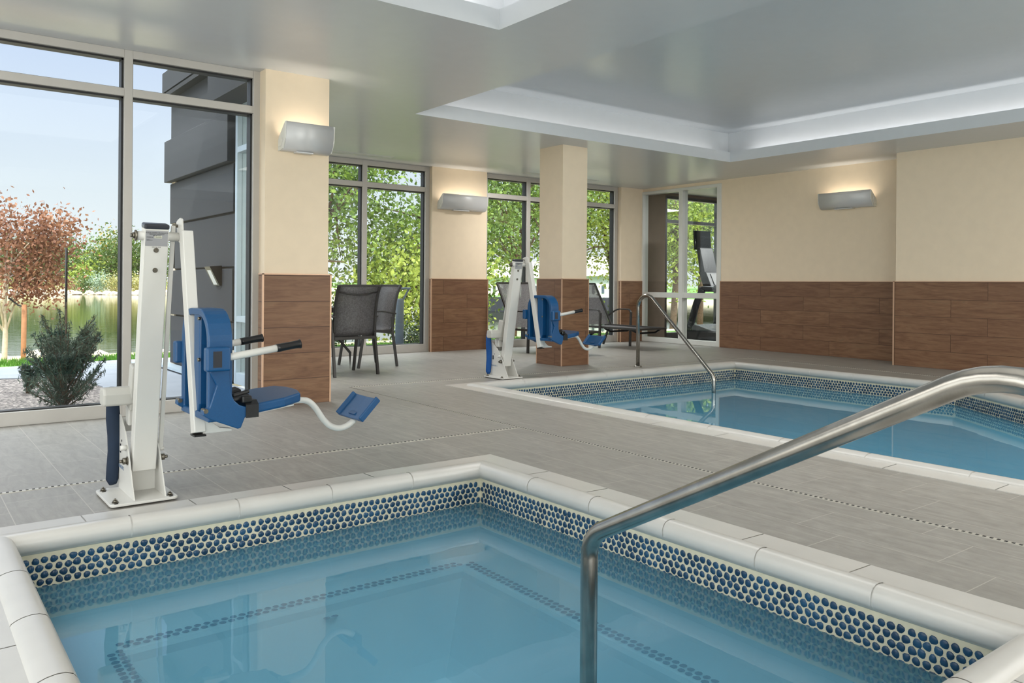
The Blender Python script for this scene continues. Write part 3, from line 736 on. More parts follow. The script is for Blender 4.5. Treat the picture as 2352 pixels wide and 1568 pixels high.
# ------------------------------------------------------------------ handrails
def smooth_path(keys, rad, n=8):
    """polyline with rounded corners of the given radii"""
    pts = [Vector(k) for k in keys]; out = [pts[0]]
    for i in range(1, len(pts)-1):
        a = (pts[i-1]-pts[i]).normalized(); b = (pts[i+1]-pts[i]).normalized(); ang = a.angle(b)
        d = rad[i-1]/math.tan(ang/2); p0, p1 = pts[i]+a*d, pts[i]+b*d
        c = pts[i]+(a+b).normalized()*(rad[i-1]/math.sin(ang/2))
        v0, v1 = p0-c, p1-c; tot = v0.angle(v1)
        for k in range(n+1):
            t = k/n; out.append(c+(v0*math.sin((1-t)*tot)+v1*math.sin(t*tot))/math.sin(tot))
    out.append(pts[-1]); return out
def handrail(x, keys, rad, label, deck_y, r=0.0241):
    T = thing('handrail', (x, deck_y, 0), label, 'handrail', 'stainless steel pool handrails')
    org = T.location
    path = smooth_path([(x, y, z) for y, z in keys], rad, 14)
    MB().tube(path, r, 28).build('rail_tube', 'steel', T, org=org)
    MB().lathe([(0.05, 0.0), (0.05, 0.006), (0.044, 0.012), (0.026, 0.016)], (x, deck_y, 0.002), 28).build('escutcheon', 'steel', T, org=org)
    return T
handrail(1.55, [(1.664, -0.62), (1.664, 0.352), (0.40, 1.022), (0.40, 0.0)], [0.10, 0.20], 'large stainless steel handrail rising out of the spa in the foreground', 0.40)
handrail(7.62, [(6.085, -0.62), (6.085, -0.01), (7.296, 1.104), (7.296, 0.0)], [0.13, 0.15], 'stainless steel handrail at the far edge of the swimming pool', 7.296)
# ------------------------------------------------------------------ wall sconces
def sconce(loc, rz, L, label, D=0.155, H=0.235):
    """local frame: x along the wall, -y out of the wall, z up; wall plane at y = 0"""
    T = thing('wall_sconce', loc, label, 'wall light', 'white half-round uplight sconces', rz)
    prof = [(-D*0.98, H), (-D*1.02, H*0.82), (-D*1.0, H*0.55), (-D*0.9, H*0.28), (-D*0.7, H*0.09), (-D*0.5, 0.0), (-0.03, 0.0)]
    inner = [(-0.03, 0.006), (-D*0.5, 0.006), (-D*0.68, H*0.10), (-D*0.87, H*0.29), (-D*0.965, H*0.55), (-D*0.985, H*0.82), (-D*0.945, H)]
    mb = MB(); mb.prism(prof+inner, 0, -L/2+0.012, L/2-0.012)
    mb.sm = [True if len(f) == 4 else False for f in mb.f]
    mb.build('shade', 'sconce', T)
    for s in (-1, 1):
        e = MB().prism([(0, 0.0), (-0.045, 0.0), (-D*0.62, 0.012), (-D*0.95, H*0.4), (-D, H), (-0.02, H*0.52), (0, H*0.36)], 0, s*(L/2), s*(L/2-0.014))
        e.prism([(-0.02, 0.03), (-D*0.5, 0.03), (-D*0.66, H*0.35), (-D*0.5, H*0.62), (-0.035, H*0.42)], 0, s*(L/2), s*(L/2+0.006))
        e.build('end_cap', 'sconce_cap', T, bevel=0.002)
    MB().box((-L/2+0.02, -0.025, 0.0), (L/2-0.02, 0.0, H*0.5)).build('back_plate', 'sconce_cap', T)
    MB().box((-L*0.22, -D*0.62, -0.012), (L*0.12, -D*0.2, 0.0)).build('bottom_clip', 'sconce', T, bevel=0.002)
    MB().cyl((-L/2+0.05, -D*0.5, 0.06), (L/2-0.05, -D*0.5, 0.06), 0.013, 10).build('lamp_tube', 'diffuser', T)
    u = area_light('uplight', (0, -D*0.5, 0.10), (L*0.86, 0.06), LI['sconce']*L/0.8, (0, 0, -1), (1.0, 0.90, 0.76), T, math.radians(150))
    u.rotation_euler = (math.pi, 0, 0)
    return T
sconce((2.835, 6.70, 2.165), 0, 0.45, 'white half-round uplight sconce high on the near left pier')
sconce((7.12, QY, 2.195), 0, 0.86, 'white half-round uplight sconce on the pier between the two alcove windows')
sconce((XR, 6.51, 2.20), -math.pi/2, 0.84, 'white half-round uplight sconce on the right wall above the pool')

# cove lighting: strips lying on the tray ledges
def cove(loc, L, along_y, power, label, inward):
    T = thing('cove_light', loc, label, 'light strip', 'strip lights in the ceiling tray coves')
    d = (0, 1) if along_y else (1, 0); h = L/2
    MB().box((-h*d[0]-0.012, -h*d[1]-0.012, 0), (h*d[0]+0.012, h*d[1]+0.012, 0.018)).build('strip_housing', 'sconce_cap', T)
    MB().box((-h*d[0]-0.008, -h*d[1]-0.008, 0.018), (h*d[0]+0.008, h*d[1]+0.008, 0.021)).build('strip_lens', 'diffuser', T)
    g = area_light('strip_glow', (0, 0, 0.024), (0.03, L) if along_y else (L, 0.03), power, (0, 0, -1), (1, 0.98, 0.96), T)
    g.rotation_euler = (math.pi, 0, 0)
cove((9.745, 2.4, HC+0.032), 9.6, True, LI['cove_r'], 'bright strip light in the cove along the right side of the large ceiling tray', (0.25, 0))
cove((7.0, 7.525, HC+0.032), 4.9, False, LI['cove_f'], 'dim strip light in the cove along the far side of the large ceiling tray', (0, 0.25))
cove((1.7, 4.675, HC+0.032), 3.2, False, LI['cove_s'], 'strip light in the far cove of the ceiling tray above the spa', (0, 0.2))
cove((3.455, 1.7, HC+0.032), 5.6, True, LI['cove_s'], 'strip light in the right cove of the ceiling tray above the spa', (0.2, 0))

# slim ceiling air grilles above the alcove windows
for gx, gl_ in ((4.6, 2.2), (8.9, 1.6)):
    T = thing('ceiling_vent', (gx, 10.28, HC), 'slim white linear air grille in the ceiling %s' % ('above the alcove dining chairs' if gx < 6 else 'above the loungers'), 'air vent', 'linear ceiling air grilles')
    mb = MB()
    for k in range(4): mb.box((-gl_/2, -0.05+k*0.03, -0.006), (gl_/2, -0.05+k*0.03+0.012, 0))
    mb.build('grille', 'white_trim', T)

def fill_panel(loc, sx_, sy_, p, label):  # fill lights added for even brightness, no such fixtures known
    T = thing('ceiling_fill_panel', loc, label, 'added fill light', 'added fill panels set in the ceiling')
    f = MB()
    for a in (-1, 1): f.box((a*sx_/2-0.02, -sy_/2-0.02, -0.03), (a*sx_/2+0.02, sy_/2+0.02, 0)); f.box((-sx_/2, a*sy_/2-0.02, -0.03), (sx_/2, a*sy_/2+0.02, 0))
    f.build('panel_frame', 'white_trim', T)
    MB().box((-sx_/2, -sy_/2, -0.008), (sx_/2, sy_/2, 0)).build('panel_back', 'white_trim', T)
    area_light('panel_fill', (0, 0, -0.02), (sx_, sy_), p, (0, 0, -1), (1.0, 0.975, 0.94), T)
fill_panel((1.5, 1.2, 3.285), 2.6, 3.2, LI['p1'], 'added flat fill panel in the ceiling tray above the spa')
fill_panel((6.9, -0.6, 3.295), 4.2, 3.4, LI['p2'], 'added flat fill panel at the near end of the large ceiling tray')
fill_panel((-1.6, 3.4, HC-0.002), 2.0, 3.0, LI['p3'], 'added flat fill panel in the lower ceiling left of the spa')
fill_panel((4.88, 4.35, 3.295), 0.95, 3.7, LI['p6'], 'added long fill panel along the left side of the large ceiling tray')
fill_panel((3.44, 8.85, HC-0.002), 0.42, 1.3, LI['p4'], 'added narrow fill panel in the alcove ceiling hidden behind the near pier')
fill_panel((8.25, 9.45, HC-0.002), 0.28, 0.54, LI['p5'], 'added small fill panel in the alcove ceiling hidden behind the square column')

# ------------------------------------------------------------------ pool lifts
BX, BY = 0.96, 4.25      # base centre of the near lift
def text_mesh(s, size, mat, parent, loc, rx, rz, org, extr=0.0004, align='CENTER'):
    cu = bpy.data.curves.new('lettering', 'FONT'); cu.body = s; cu.size = size; cu.extrude = extr; cu.align_x = align
    tmp = bpy.data.objects.new('tmp', cu); COL.objects.link(tmp)
    dg = bpy.context.evaluated_depsgraph_get(); me = bpy.data.meshes.new_from_object(tmp.evaluated_get(dg))
    bpy.data.objects.remove(tmp); me.materials.clear(); me.materials.append(MAT[mat])
    o = bpy.data.objects.new('lettering', me); COL.objects.link(o)
    o.matrix_world = Matrix.Translation(Vector(loc)-Vector(org)) @ Matrix.Rotation(rz, 4, 'Z') @ Matrix.Rotation(rx, 4, 'X')
    if parent: o.parent = parent
    return o

def make_lift():
    T = thing('pool_lift', (BX, BY, 0.0), 'white poolside lift with blue moulded seat standing by the spa in the foreground', 'pool lift', 'poolside access lifts')
    org = T.location.copy()
    # base plate with slots and anchor bolts
    bp = MB().prism(round_rect(0.808, 4.075, 1.108, 4.43, 0.025), 2, 0.008, 0.020).build('base_plate', 'white_paint', T, bevel=0.002, org=org)
    for bx_, by_ in ((0.836, 4.115), (0.836, 4.385), (1.078, 4.115), (1.078, 4.385)):
        b = MB(); b.box((bx_-0.008, by_-0.028, 0.0195), (bx_+0.008, by_+0.028, 0.0212), 1)
        b.lathe([(0.015, 0.021), (0.015, 0.024)], (bx_, by_, 0), 16); b.lathe([(0.0105, 0.024), (0.0105, 0.033)], (bx_, by_, 0), 6); b.lathe([(0.005, 0.033), (0.005, 0.040)], (bx_, by_, 0), 10)
        b.build('anchor_bolt', ['bolt', 'gasket'], bp, org=(0, 0, 0)).location = -org
    # two side plates and the back web
    sp = [(4.105, 0.02), (4.138, 0.07), (4.206, 0.19), (4.30, 0.315), (4.40, 0.385), (4.425, 0.385), (4.425, 0.02)]
    for xx in (0.914, 1.054):
        MB().prism(sp, 0, xx, xx+0.006).build('side_plate', 'white_paint', T, org=org)
    MB().box((0.92, 4.30, 0.02), (1.054, 4.306, 0.16)).build('back_web', 'white_paint', T, org=org)
    MB().box((0.92, 4.40, 0.30), (1.054, 4.406, 0.37)).build('top_web', 'white_paint', T, org=org)
    # mast
    m0, m1 = Vector((0.987, 4.255, 0.135)), Vector((0.987, 4.045, 1.30))
    MB().beam(m0, m1, 0.108, 0.062, up=(0, 1, 0.2)).build('mast', 'white_paint', T, bevel=0.004, org=org)
    md = (m1-m0).normalized(); ny = Vector((0, -md.z, md.y))   # outward from the front face
    c = m1+md*0.010
    MB().beam(m1-md*0.004, m1+md*0.022, 0.112, 0.066, up=(0, 1, 0.2)).build('mast_cap', 'dark_cap', T, bevel=0.008, org=org)
    for t_ in (0.835, 0.915):
        p = m0+(m1-m0)*t_+ny*0.031
        MB().cyl(p, p+ny*0.003, 0.0115, 18).build('mast_bolt', 'bolt', T, org=org); MB().cyl(p+ny*0.003, p+ny*0.010, 0.0075, 6).build('mast_bolt', 'bolt', T, org=org)
    # foil label with its printed lines on the mast face
    lc = m0+(m1-m0)*0.962+ny*0.0315
    lab = MB().beam(lc-md*0.036, lc+md*0.036, 0.098, 0.001, up=ny).build('foil_label', 'label', T, org=org)
    MB().beam(lc+md*0.0012+Vector((0.006, 0, 0))+ny*0.0008, lc+md*0.0132+Vector((0.006, 0, 0))+ny*0.0008, 0.034, 0.0006, up=ny).build('model_sticker', 'sticker', lab, org=org)
    tilt = math.atan2(md.z, md.y)
    def line(s, du, dv, size, mat='ink', al='CENTER'):
        p = lc+md*dv+Vector((du, 0, 0))+ny*0.0012
        text_mesh(s, size, mat, lab, p, tilt, 0, org, 0.0002, al)
    line('AQUA CREEK PRODUCTS', 0, 0.0235, 0.0085); line('MISSOULA, MONTANA', 0, 0.0172, 0.0065); line('888-687-3552', 0, 0.0112, 0.006)
    line('MODEL #', -0.044, 0.0032, 0.0065, al='LEFT'); line('F-RANGER', 0.006, 0.0038, 0.0066); line('SERIAL #', -0.044, -0.0105, 0.0065, al='LEFT')
    line('MFG. Oct. 2018', 0, -0.043, 0.006)
    # pivot axle across the mast head
    ax_y, ax_z = 4.045, 1.262
    MB().cyl((0.905, ax_y, ax_z), (1.088, ax_y, ax_z), 0.0215, 24).build('pivot_axle', 'white_paint', T, org=org)
    MB().lathe([(0.02, 0), (0.026, 0.002), (0.026, 0.008), (0.018, 0.010)], (0, 0, 0), 20).cyl((0, 0, 0.010), (0, 0, 0.018), 0.016, 6).cyl((0, 0, 0.018), (0, 0, 0.028), 0.009, 12).build('axle_nut', 'bolt', T)
    nut = bpy.data.objects['axle_nut']; nut.location = Vector((0.905, ax_y, ax_z))-org; nut.rotation_euler = (0, -math.pi/2, 0)
    # hanging arm and its crank plate
    a0, a1 = Vector((1.114, 4.005, 1.285)), Vector((1.114, 3.79, 0.365))
    MB().beam(a0, a1, 0.050, 0.062, up=(0, 1, 0.2)).build('swing_arm', 'white_paint', T, bevel=0.004, org=org)
    MB().box((1.088, 3.758, 0.352), (1.140, 3.822, 0.360)).build('arm_end_cap', 'rubber', T, org=org)
    MB().prism([(1.13, 0.361), (1.13, 0.55), (1.142, 0.47), (1.165, 0.415), (1.205, 0.382), (1.26, 0.372), (1.26, 0.361)], 1, 3.772, 3.812).build('seat_bracket', 'white_paint', T, bevel=0.003, org=org)
    cp = [(4.015, 1.23), (3.985, 1.295), (3.995, 1.345), (4.02, 1.352), (4.06, 1.345), (4.085, 1.335), (4.075, 1.30), (4.06, 1.245)]
    MB().prism(cp, 0, 1.090, 1.098).build('crank_plate', 'white_paint', T, bevel=0.001, org=org)
    MB().cyl((1.066, 4.06, 1.315), (1.09, 4.06, 1.315), 0.008, 12).build('crank_pin', 'bolt', T, org=org)
    MB().sqtube([(1.070, 4.058, 1.315), (1.070, 4.262, 0.215)], 0.020, 0.014).build('link_rod', 'white_paint', T, bevel=0.003, org=org)
    MB().cyl((1.058, 4.262, 0.222), (1.085, 4.262, 0.222), 0.011, 14).build('rod_pivot', 'white_paint', T, org=org)
    # bolts through the side plates
    for xx, s in ((0.914, -1), (1.060, 1)):
        MB().cyl((xx, 4.235, 0.185), (xx+s*0.004, 4.235, 0.185), 0.021, 20).cyl((xx+s*0.004, 4.235, 0.185), (xx+s*0.022, 4.235, 0.185), 0.0165, 6).cyl((xx+s*0.022, 4.235, 0.185), (xx+s*0.036, 4.235, 0.185), 0.008, 10).build('pivot_bolt', 'bolt', T, org=org)
    MB().cyl((0.914, 4.255, 0.245), (0.885, 4.255, 0.245), 0.0125, 16).build('spacer_stub', 'white_paint', T, org=org)
    # actuator behind the mast
    MB().cyl((0.985, 4.36, 0.30), (0.985, 4.15, 1.10), 0.020, 20).build('actuator_tube', 'grey_plastic', T, org=org)
    mo = MB().prism([(4.285, 0.445), (4.375, 0.445), (4.385, 0.475), (4.375, 0.53), (4.30, 0.535), (4.28, 0.50)], 0, 0.815, 0.975)
    mo.build('actuator_motor', 'grey_plastic', T, bevel=0.012, seg=3, org=org)
    MB().beam((0.965, 4.335, 0.42), (0.965, 4.275, 0.64), 0.060, 0.075, up=(0, 1, 0.2)).build('actuator_gearbox', 'grey_plastic', T, bevel=0.008, org=org)
    MB().box((0.935, 4.315, 0.34), (1.0, 4.385, 0.43)).build('actuator_foot', 'white_paint', T, bevel=0.004, org=org)
    # hanging fabric sleeve at the back of the base
    sl = MB(); path = [(0.893, 4.44, z) for z in (0.52, 0.44, 0.36, 0.28, 0.20, 0.12, 0.06, 0.035)]
    path = [(x-0.006*math.sin(i*1.3), y, z) for i, (x, y, z) in enumerate(path)]
    sl.tube(path, 0.03, 14, radii=[0.022, 0.030, 0.033, 0.033, 0.032, 0.031, 0.029, 0.018])
    sleeve = sl.build('fabric_sleeve', 'navy', T, org=org)
    # printed marks on the left side plate
    st = MB(); xs = 0.9125
    st._add([(xs, 4.30, 0.225), (xs, 4.275, 0.225), (xs, 4.2875, 0.250)], [(0, 1, 2)]); st.build('warning_mark', 'ink', T, org=org)
    MB().box((xs-0.0004, 4.375, 0.20), (xs, 4.395, 0.245)).build('warning_mark', 'ink', T, org=org)
    MB().cyl((xs-0.0004, 4.36, 0.262), (xs, 4.36, 0.262), 0.006, 12).build('warning_mark', 'ink', T, org=org)
    text_mesh('RANGER 2', 0.024, 'ink_blue', T, (xs-0.0006, 4.415, 0.125), math.pi/2, -math.pi/2, org, 0.0003, 'LEFT')
    # ---- seat
    y0, y1, ym = 3.59, 4.00, 3.795
    xr0, xr1 = 1.125, 1.20
    # back shell: rounded arch seen from behind, hollow at the rear
    def arch(w, zt, zb, r, n=8):
        pts = [(ym-w, zb), (ym+w, zb)]
        for i in range(n+1): a = math.radians(90*i/n); pts.append((ym+w-r+r*math.cos(a), zt-r+r*math.sin(a)))
        for i in range(n+1): a = math.radians(90+90*i/n); pts.append((ym-w+r+r*math.cos(a), zt-r+r*math.sin(a)))
        return pts
    hw = (y1-y0)/2
    outer = arch(hw, 0.930, 0.44, 0.14); inner = arch(hw-0.035, 0.900, 0.47, 0.115)
    bs = MB(); n = len(outer)
    def ring(pts, x): return [(x, p[0], p[1]) for p in pts]
    # front plate
    of, ob, ib, iff = ring(outer, xr1), ring(outer, 1.095), ring(inner, 1.097), ring(inner, 1.165)
    vs = of+ob+ib+iff
    for i in range(n):
        j = (i+1) % n
        pass
    fs = [tuple(range(n))]+[(i, (i+1) % n, n+(i+1) % n, n+i) for i in range(n)]+[(n+i, n+(i+1) % n, 2*n+(i+1) % n, 2*n+i) for i in range(n)]+[(2*n+i, 2*n+(i+1) % n, 3*n+(i+1) % n, 3*n+i) for i in range(n)]+[tuple(range(3*n, 4*n))]
    bs._add(vs, fs); 
    back = bs.build('backrest', 'blue', T, bevel=0.006, seg=3, org=org)
    rib = MB().prism([(ym-0.045, 0.915), (ym+0.045, 0.915), (ym+0.04, 0.50), (ym+0.02, 0.44), (ym-0.02, 0.44), (ym-0.04, 0.50)], 0, 1.105, 1.170).build('back_rib', 'blue', back, bevel=0.008)
    rib.location = -org
    for zz in (0.885, 0.70):
        MB().cyl((1.097, 3.752, zz), (1.107, 3.752, zz), 0.008, 14).build('back_bolt', 'bolt', back).location = -org
    # side wings reaching down to the seat
    wing = [(1.10, 0.655), (1.128, 0.60), (1.098, 0.505), (1.072, 0.495), (1.070, 0.475), (1.09, 0.461), (1.134, 0.440), (1.221, 0.403), (1.235, 0.405), (1.254, 0.452), (1.30, 0.456), (1.30, 0.492), (1.266, 0.493), (1.228, 0.507), (1.204, 0.530), (1.192, 0.560), (1.186, 0.61), (1.182, 0.70), (1.165, 0.76), (1.10, 0.76)]
    for ya, yb in ((y0-0.012, y0+0.030), (y1-0.030, y1+0.012)):
        MB().prism([(a, b) for a, b in wing], 1, ya, yb).build('seat_side_wing', 'blue', T, bevel=0.004, seg=2, org=org)
        yy = (ya+yb)/2
        MB().cyl((1.083, ya-0.002, 0.492), (1.083, yb+0.002, 0.492), 0.010, 12).build('hinge_pin', 'bolt', T, org=org)
    # armrest boxes
    for s, yb in ((-1, y0-0.01), (1, y1+0.01)):
        ya = yb+s*0.048
        sk = MB().box((1.070, min(ya, yb), 0.665), (1.175, max(ya, yb), 0.768)).build('armrest_socket', 'blue', T, bevel=0.009, seg=3, org=org)
        if s < 0: MB().box((1.098, ya-0.0015, 0.682), (1.135, ya, 0.752)).build('socket_label', 'dark_cap', sk).location = -org
        yc = (ya+yb)/2
        rail = MB().tube([(1.165, yc, 0.722), (1.20, yc, 0.726), (1.48, yc, 0.766)], 0.0165, 16).build('armrest_bar', 'white_paint', T, org=org)
        gp = MB().tube([(1.385, yc, 0.7525), (1.40, yc, 0.7545), (1.45, yc, 0.762), (1.485, yc, 0.7667), (1.497, yc, 0.7684)], 0.019, 18, radii=[0.018, 0.0185, 0.0175, 0.0185, 0.0215])
        gp.build('grip', 'rubber', rail).location = -org
        MB().cyl((1.19, yc, 0.735), (1.19, yc, 0.752), 0.005, 10).build('lock_pin', 'white_paint', rail).location = -org
    # seat pan: slab with cut front corners, tilted slightly up to the front
    def zt(x): return 0.497+(x-1.25)*0.13
    out = [(1.20, y0+0.004), (1.44, y0+0.004), (1.535, y0+0.045), (1.56, ym-0.06), (1.56, ym+0.06), (1.535, y1-0.045), (1.44, y1-0.004), (1.20, y1-0.004)]
    sb = MB(); n = len(out)
    sb._add([(x, y, zt(x)) for x, y in out]+[(x, y, zt(x)-0.044) for x, y in out], [tuple(range(n)), tuple(range(n, 2*n))[::-1]]+[(i, n+i, n+(i+1) % n, (i+1) % n) for i in range(n)])
    sb.build('seat', 'blue', T, bevel=0.010, seg=3, org=org)
    MB().beam((1.29, ym, 0.452), (1.50, ym, 0.4795), 0.33, 0.006).build('seat_frame', 'white_paint', T, org=org)
    # belt round the seat and its folded strap
    bl = MB(); xa, xb = 1.255, 1.312
    for (p, q) in (((y0-0.016, 0.446), (y0-0.016, 0.520)),): pass
    loop_o = [(y0-0.018, 0.448), (y0-0.018, 0.505), (y0+0.01, 0.523), (y0+0.10, 0.520), (y1-0.05, 0.518), (y1+0.016, 0.51), (y1+0.016, 0.448)]
    loop_i = [(p[0]+(0.006 if p[0] < ym else -0.006), p[1]-(0.006 if p[1] > 0.5 else 0)) for p in loop_o]
    bl.prism(loop_o+loop_i[::-1], 0, xa, xb)
    bl.build('seat_belt', 'webbing', T, org=org)
    fo = MB()
    for i, (dx, dy, dz) in enumerate(((0, 0, 0), (0.01, 0.03, 0.012), (-0.015, 0.07, 0.02), (-0.03, 0.12, 0.018), (-0.02, 0.17, 0.01))):
        c0 = (1.235+dx, y0+0.03+dy, 0.537+dz)
        fo.beam((c0[0]-0.035, c0[1]-0.005, c0[2]-0.010), (c0[0]+0.045, c0[1]+0.012, c0[2]+0.004), 0.052, 0.018, up=(0.1*i-0.2, 0.25*math.sin(i*2), 1))
    fo.build('folded_strap', 'webbing', T, bevel=0.007, seg=3, org=org)
    MB().box((1.24, y0-0.012, 0.512), (1.285, y0+0.025, 0.545)).build('belt_buckle', 'rubber', T, bevel=0.008, seg=3, org=org)
    # footrest bar and footplate
    pth = [(1.50, ym, 0.470), (1.56, ym, 0.473), (1.612, ym, 0.472), (1.645, ym, 0.462), (1.680, ym, 0.428), (1.722, ym, 0.367), (1.765, ym, 0.328), (1.814, ym, 0.315), (1.858, ym, 0.326), (1.893, ym, 0.350)]
    fp = []
    for i in range(len(pth)-1):
        a, b = Vector(pth[i]), Vector(pth[i+1]); p0 = Vector(pth[max(0, i-1)]); p3 = Vector(pth[min(len(pth)-1, i+2)])
        for k in range(3):
            t = k/3; fp.append(0.5*((2*a)+(b-p0)*t+(2*p0-5*a+4*b-p3)*t*t+(3*a-p0-3*b+p3)*t**3))
    fp.append(Vector(pth[-1]))
    MB().tube(fp, 0.0155, 12).build('footrest_bar', 'white_paint', T, org=org)
    # footplate: tray with raised side lips
    e = Vector((0.098, 0, 0.100)); nrm = Vector((-0.7, 0, 0.72)).normalized(); o_ = Vector((1.864, 0, 0.364))
    q = MB(); yA, yB = 3.66, 3.93
    def P(y, t, h): v = o_+e*t+nrm*h; return (v.x, y, v.z)
    sect = [(yA, -0.012), (yA, 0.020), (yA+0.010, 0.022), (yA+0.022, 0.004), (ym, 0.000), (yB-0.022, 0.004), (yB-0.010, 0.022), (yB, 0.020), (yB, -0.012)]
    vs = [P(y, 0, h) for y, h in sect]+[P(y, 1, h) for y, h in sect]; n = len(sect)
    q._add(vs, [tuple(range(n))[::-1], tuple(range(n, 2*n))]+[(i, (i+1) % n, n+(i+1) % n, n+i) for i in range(n)])
    ft = q.build('footplate', 'blue', T, bevel=0.004, seg=2, org=org)
    MB().prism([(1.872, 0.385), (1.905, 0.345), (1.925, 0.350), (1.925, 0.410)], 1, ym-0.035, ym+0.035).build('footplate_bracket', 'blue', ft, bevel=0.003).location = -org
    return T
lift = make_lift()
def dup(root, loc, label=None, rz=None):
    r = root.copy(); COL.objects.link(r); r.location = loc
    if rz is not None: r.rotation_euler = (0, 0, rz)
    if label: r['label'] = label
    def rec(src, dst):
        for ch in src.children:
            c = ch.copy(); COL.objects.link(c); c.parent = dst; rec(ch, c)
    rec(root, r); return r
lift2 = dup(lift, (BX+4.49, BY+3.02, 0.0), 'white poolside lift with blue moulded seat beyond, beside the square column')
for ch in lift2.children:
    if ch.name.startswith('fabric_sleeve'):
        ch.data = ch.data.copy(); ch.data.materials[0] = MAT['blue_fabric']; ch['label'] = 'bright blue fabric sleeve'
for ch in lift.children:
    if ch.name.startswith('fabric_sleeve'): ch['label'] = 'navy fabric sleeve'

# ------------------------------------------------------------------ dining chairs and table in the alcove
def dining_chair(loc, rz, label):
    """local: seat faces +y, origin on the floor at the centre"""
    T = thing('dining_chair', loc, label, 'chair', 'charcoal mesh dining chairs in the alcove', rz)
    w = 0.26
    # sling: curved band from the top of the back down and forward over the seat
    prof = [(-0.30, 1.02), (-0.255, 0.93), (-0.225, 0.82), (-0.205, 0.70), (-0.195, 0.58), (-0.185, 0.50), (-0.15, 0.455), (-0.05, 0.445), (0.10, 0.455), (0.22, 0.465), (0.27, 0.45)]
    def strip(x0, x1, t, name, mat, pr):
        mb = MB(); k = len(pr)
        vs = []
        for x in (x0, x1):
            for i, (y, z) in enumerate(pr): vs.append((x, y, z))
        for x in (x0, x1):
            for i, (y, z) in enumerate(pr):
                a = pr[max(0, i-1)]; b = pr[min(k-1, i+1)]; d = Vector((b[0]-a[0], b[1]-a[1])).normalized()
                vs.append((x, y-d.y*t*(-1), z+d.x*t*(-1)))
        fs = []
        for i in range(k-1):
            fs += [(i, i+1, k+i+1, k+i), (2*k+i, 3*k+i, 3*k+i+1, 2*k+i+1), (i, 2*k+i, 2*k+i+1, i+1), (k+i, k+i+1, 3*k+i+1, 3*k+i)]
        fs += [(0, k, 3*k, 2*k), (k-1, 3*k-1, 4*k-1, 2*k-1)]
        mb._add(vs, fs, 0, True); return mb.build(name, mat, T)
    strip(-w+0.02, w-0.02, 0.004, 'seat_back_sling', 'sling', prof)
    for s in (-1, 1):
        MB().sqtube([(s*w, y, z) for y, z in prof], 0.028, 0.034).build('side_rail', 'powder', T, bevel=0.003)
        # back leg flares to the rear, front leg nearly upright; arm joins them
        MB().sqtube([(s*(w+0.012), -0.175, 0.63), (s*(w+0.012), -0.18, 0.44), (s*(w+0.018), -0.245, 0.0)], 0.030, 0.030).build('leg', 'powder', T, bevel=0.003)
        MB().sqtube([(s*(w+0.012), 0.215, 0.62), (s*(w+0.012), 0.225, 0.40), (s*(w+0.012), 0.29, 0.0)], 0.030, 0.030).build('leg', 'powder', T, bevel=0.003)
        arm = smooth_path([(s*(w+0.012), -0.225, 0.665), (s*(w+0.014), 0.05, 0.71), (s*(w+0.014), 0.27, 0.635)], [0.5], 8)
        MB().sqtube(arm, 0.038, 0.018).build('armrest', 'powder', T, bevel=0.004)
    MB().beam((-w, -0.19, 0.425), (w, -0.19, 0.425), 0.03, 0.034).build('rear_crossbar', 'powder', T, bevel=0.003)
    MB().beam((-w, 0.20, 0.425), (w, 0.20, 0.425), 0.03, 0.03).build('front_crossbar', 'powder', T, bevel=0.003)
    MB().tube([(-w+0.01, -0.262, 0.95), (-w/2, -0.275, 0.925), (0, -0.28, 0.915), (w/2, -0.275, 0.925), (w-0.01, -0.262, 0.95)], 0.009, 8).build('back_brace', 'powder', T)
    MB().beam((-w, -0.30, 1.02), (w, -0.30, 1.02), 0.02, 0.022).build('top_rail', 'powder', T, bevel=0.003)
    return T
ch1 = dining_chair((4.175, 8.60, 0), math.radians(4), 'charcoal mesh dining chair with its back to the pool, half behind the near pier')
dup(ch1, (4.855, 9.33, 0), 'charcoal mesh dining chair turned sideways, facing left in front of the alcove window', rz=math.radians(90))
T = thing('dining_table', (4.05, 9.45, 0), 'dark square dining table in the alcove behind the mesh chair', 'table')
MB().prism(round_rect(-0.46, -0.46, 0.46, 0.46, 0.05), 2, 0.735, 0.755).build('table_top', 'powder', T, bevel=0.004)
MB().box((-0.42, -0.42, 0.69), (0.42, 0.42, 0.735)).build('apron', 'powder', T)
for sx_, sy_ in ((-1, -1), (1, -1), (1, 1), (-1, 1)):
    MB().sqtube([(sx_*0.20, sy_*0.20, 0.69), (sx_*0.26, sy_*0.26, 0.42), (sx_*0.40, sy_*0.40, 0.20), (sx_*0.40, sy_*0.40, 0.0)], 0.028, 0.028).build('leg', 'powder', T, bevel=0.003)

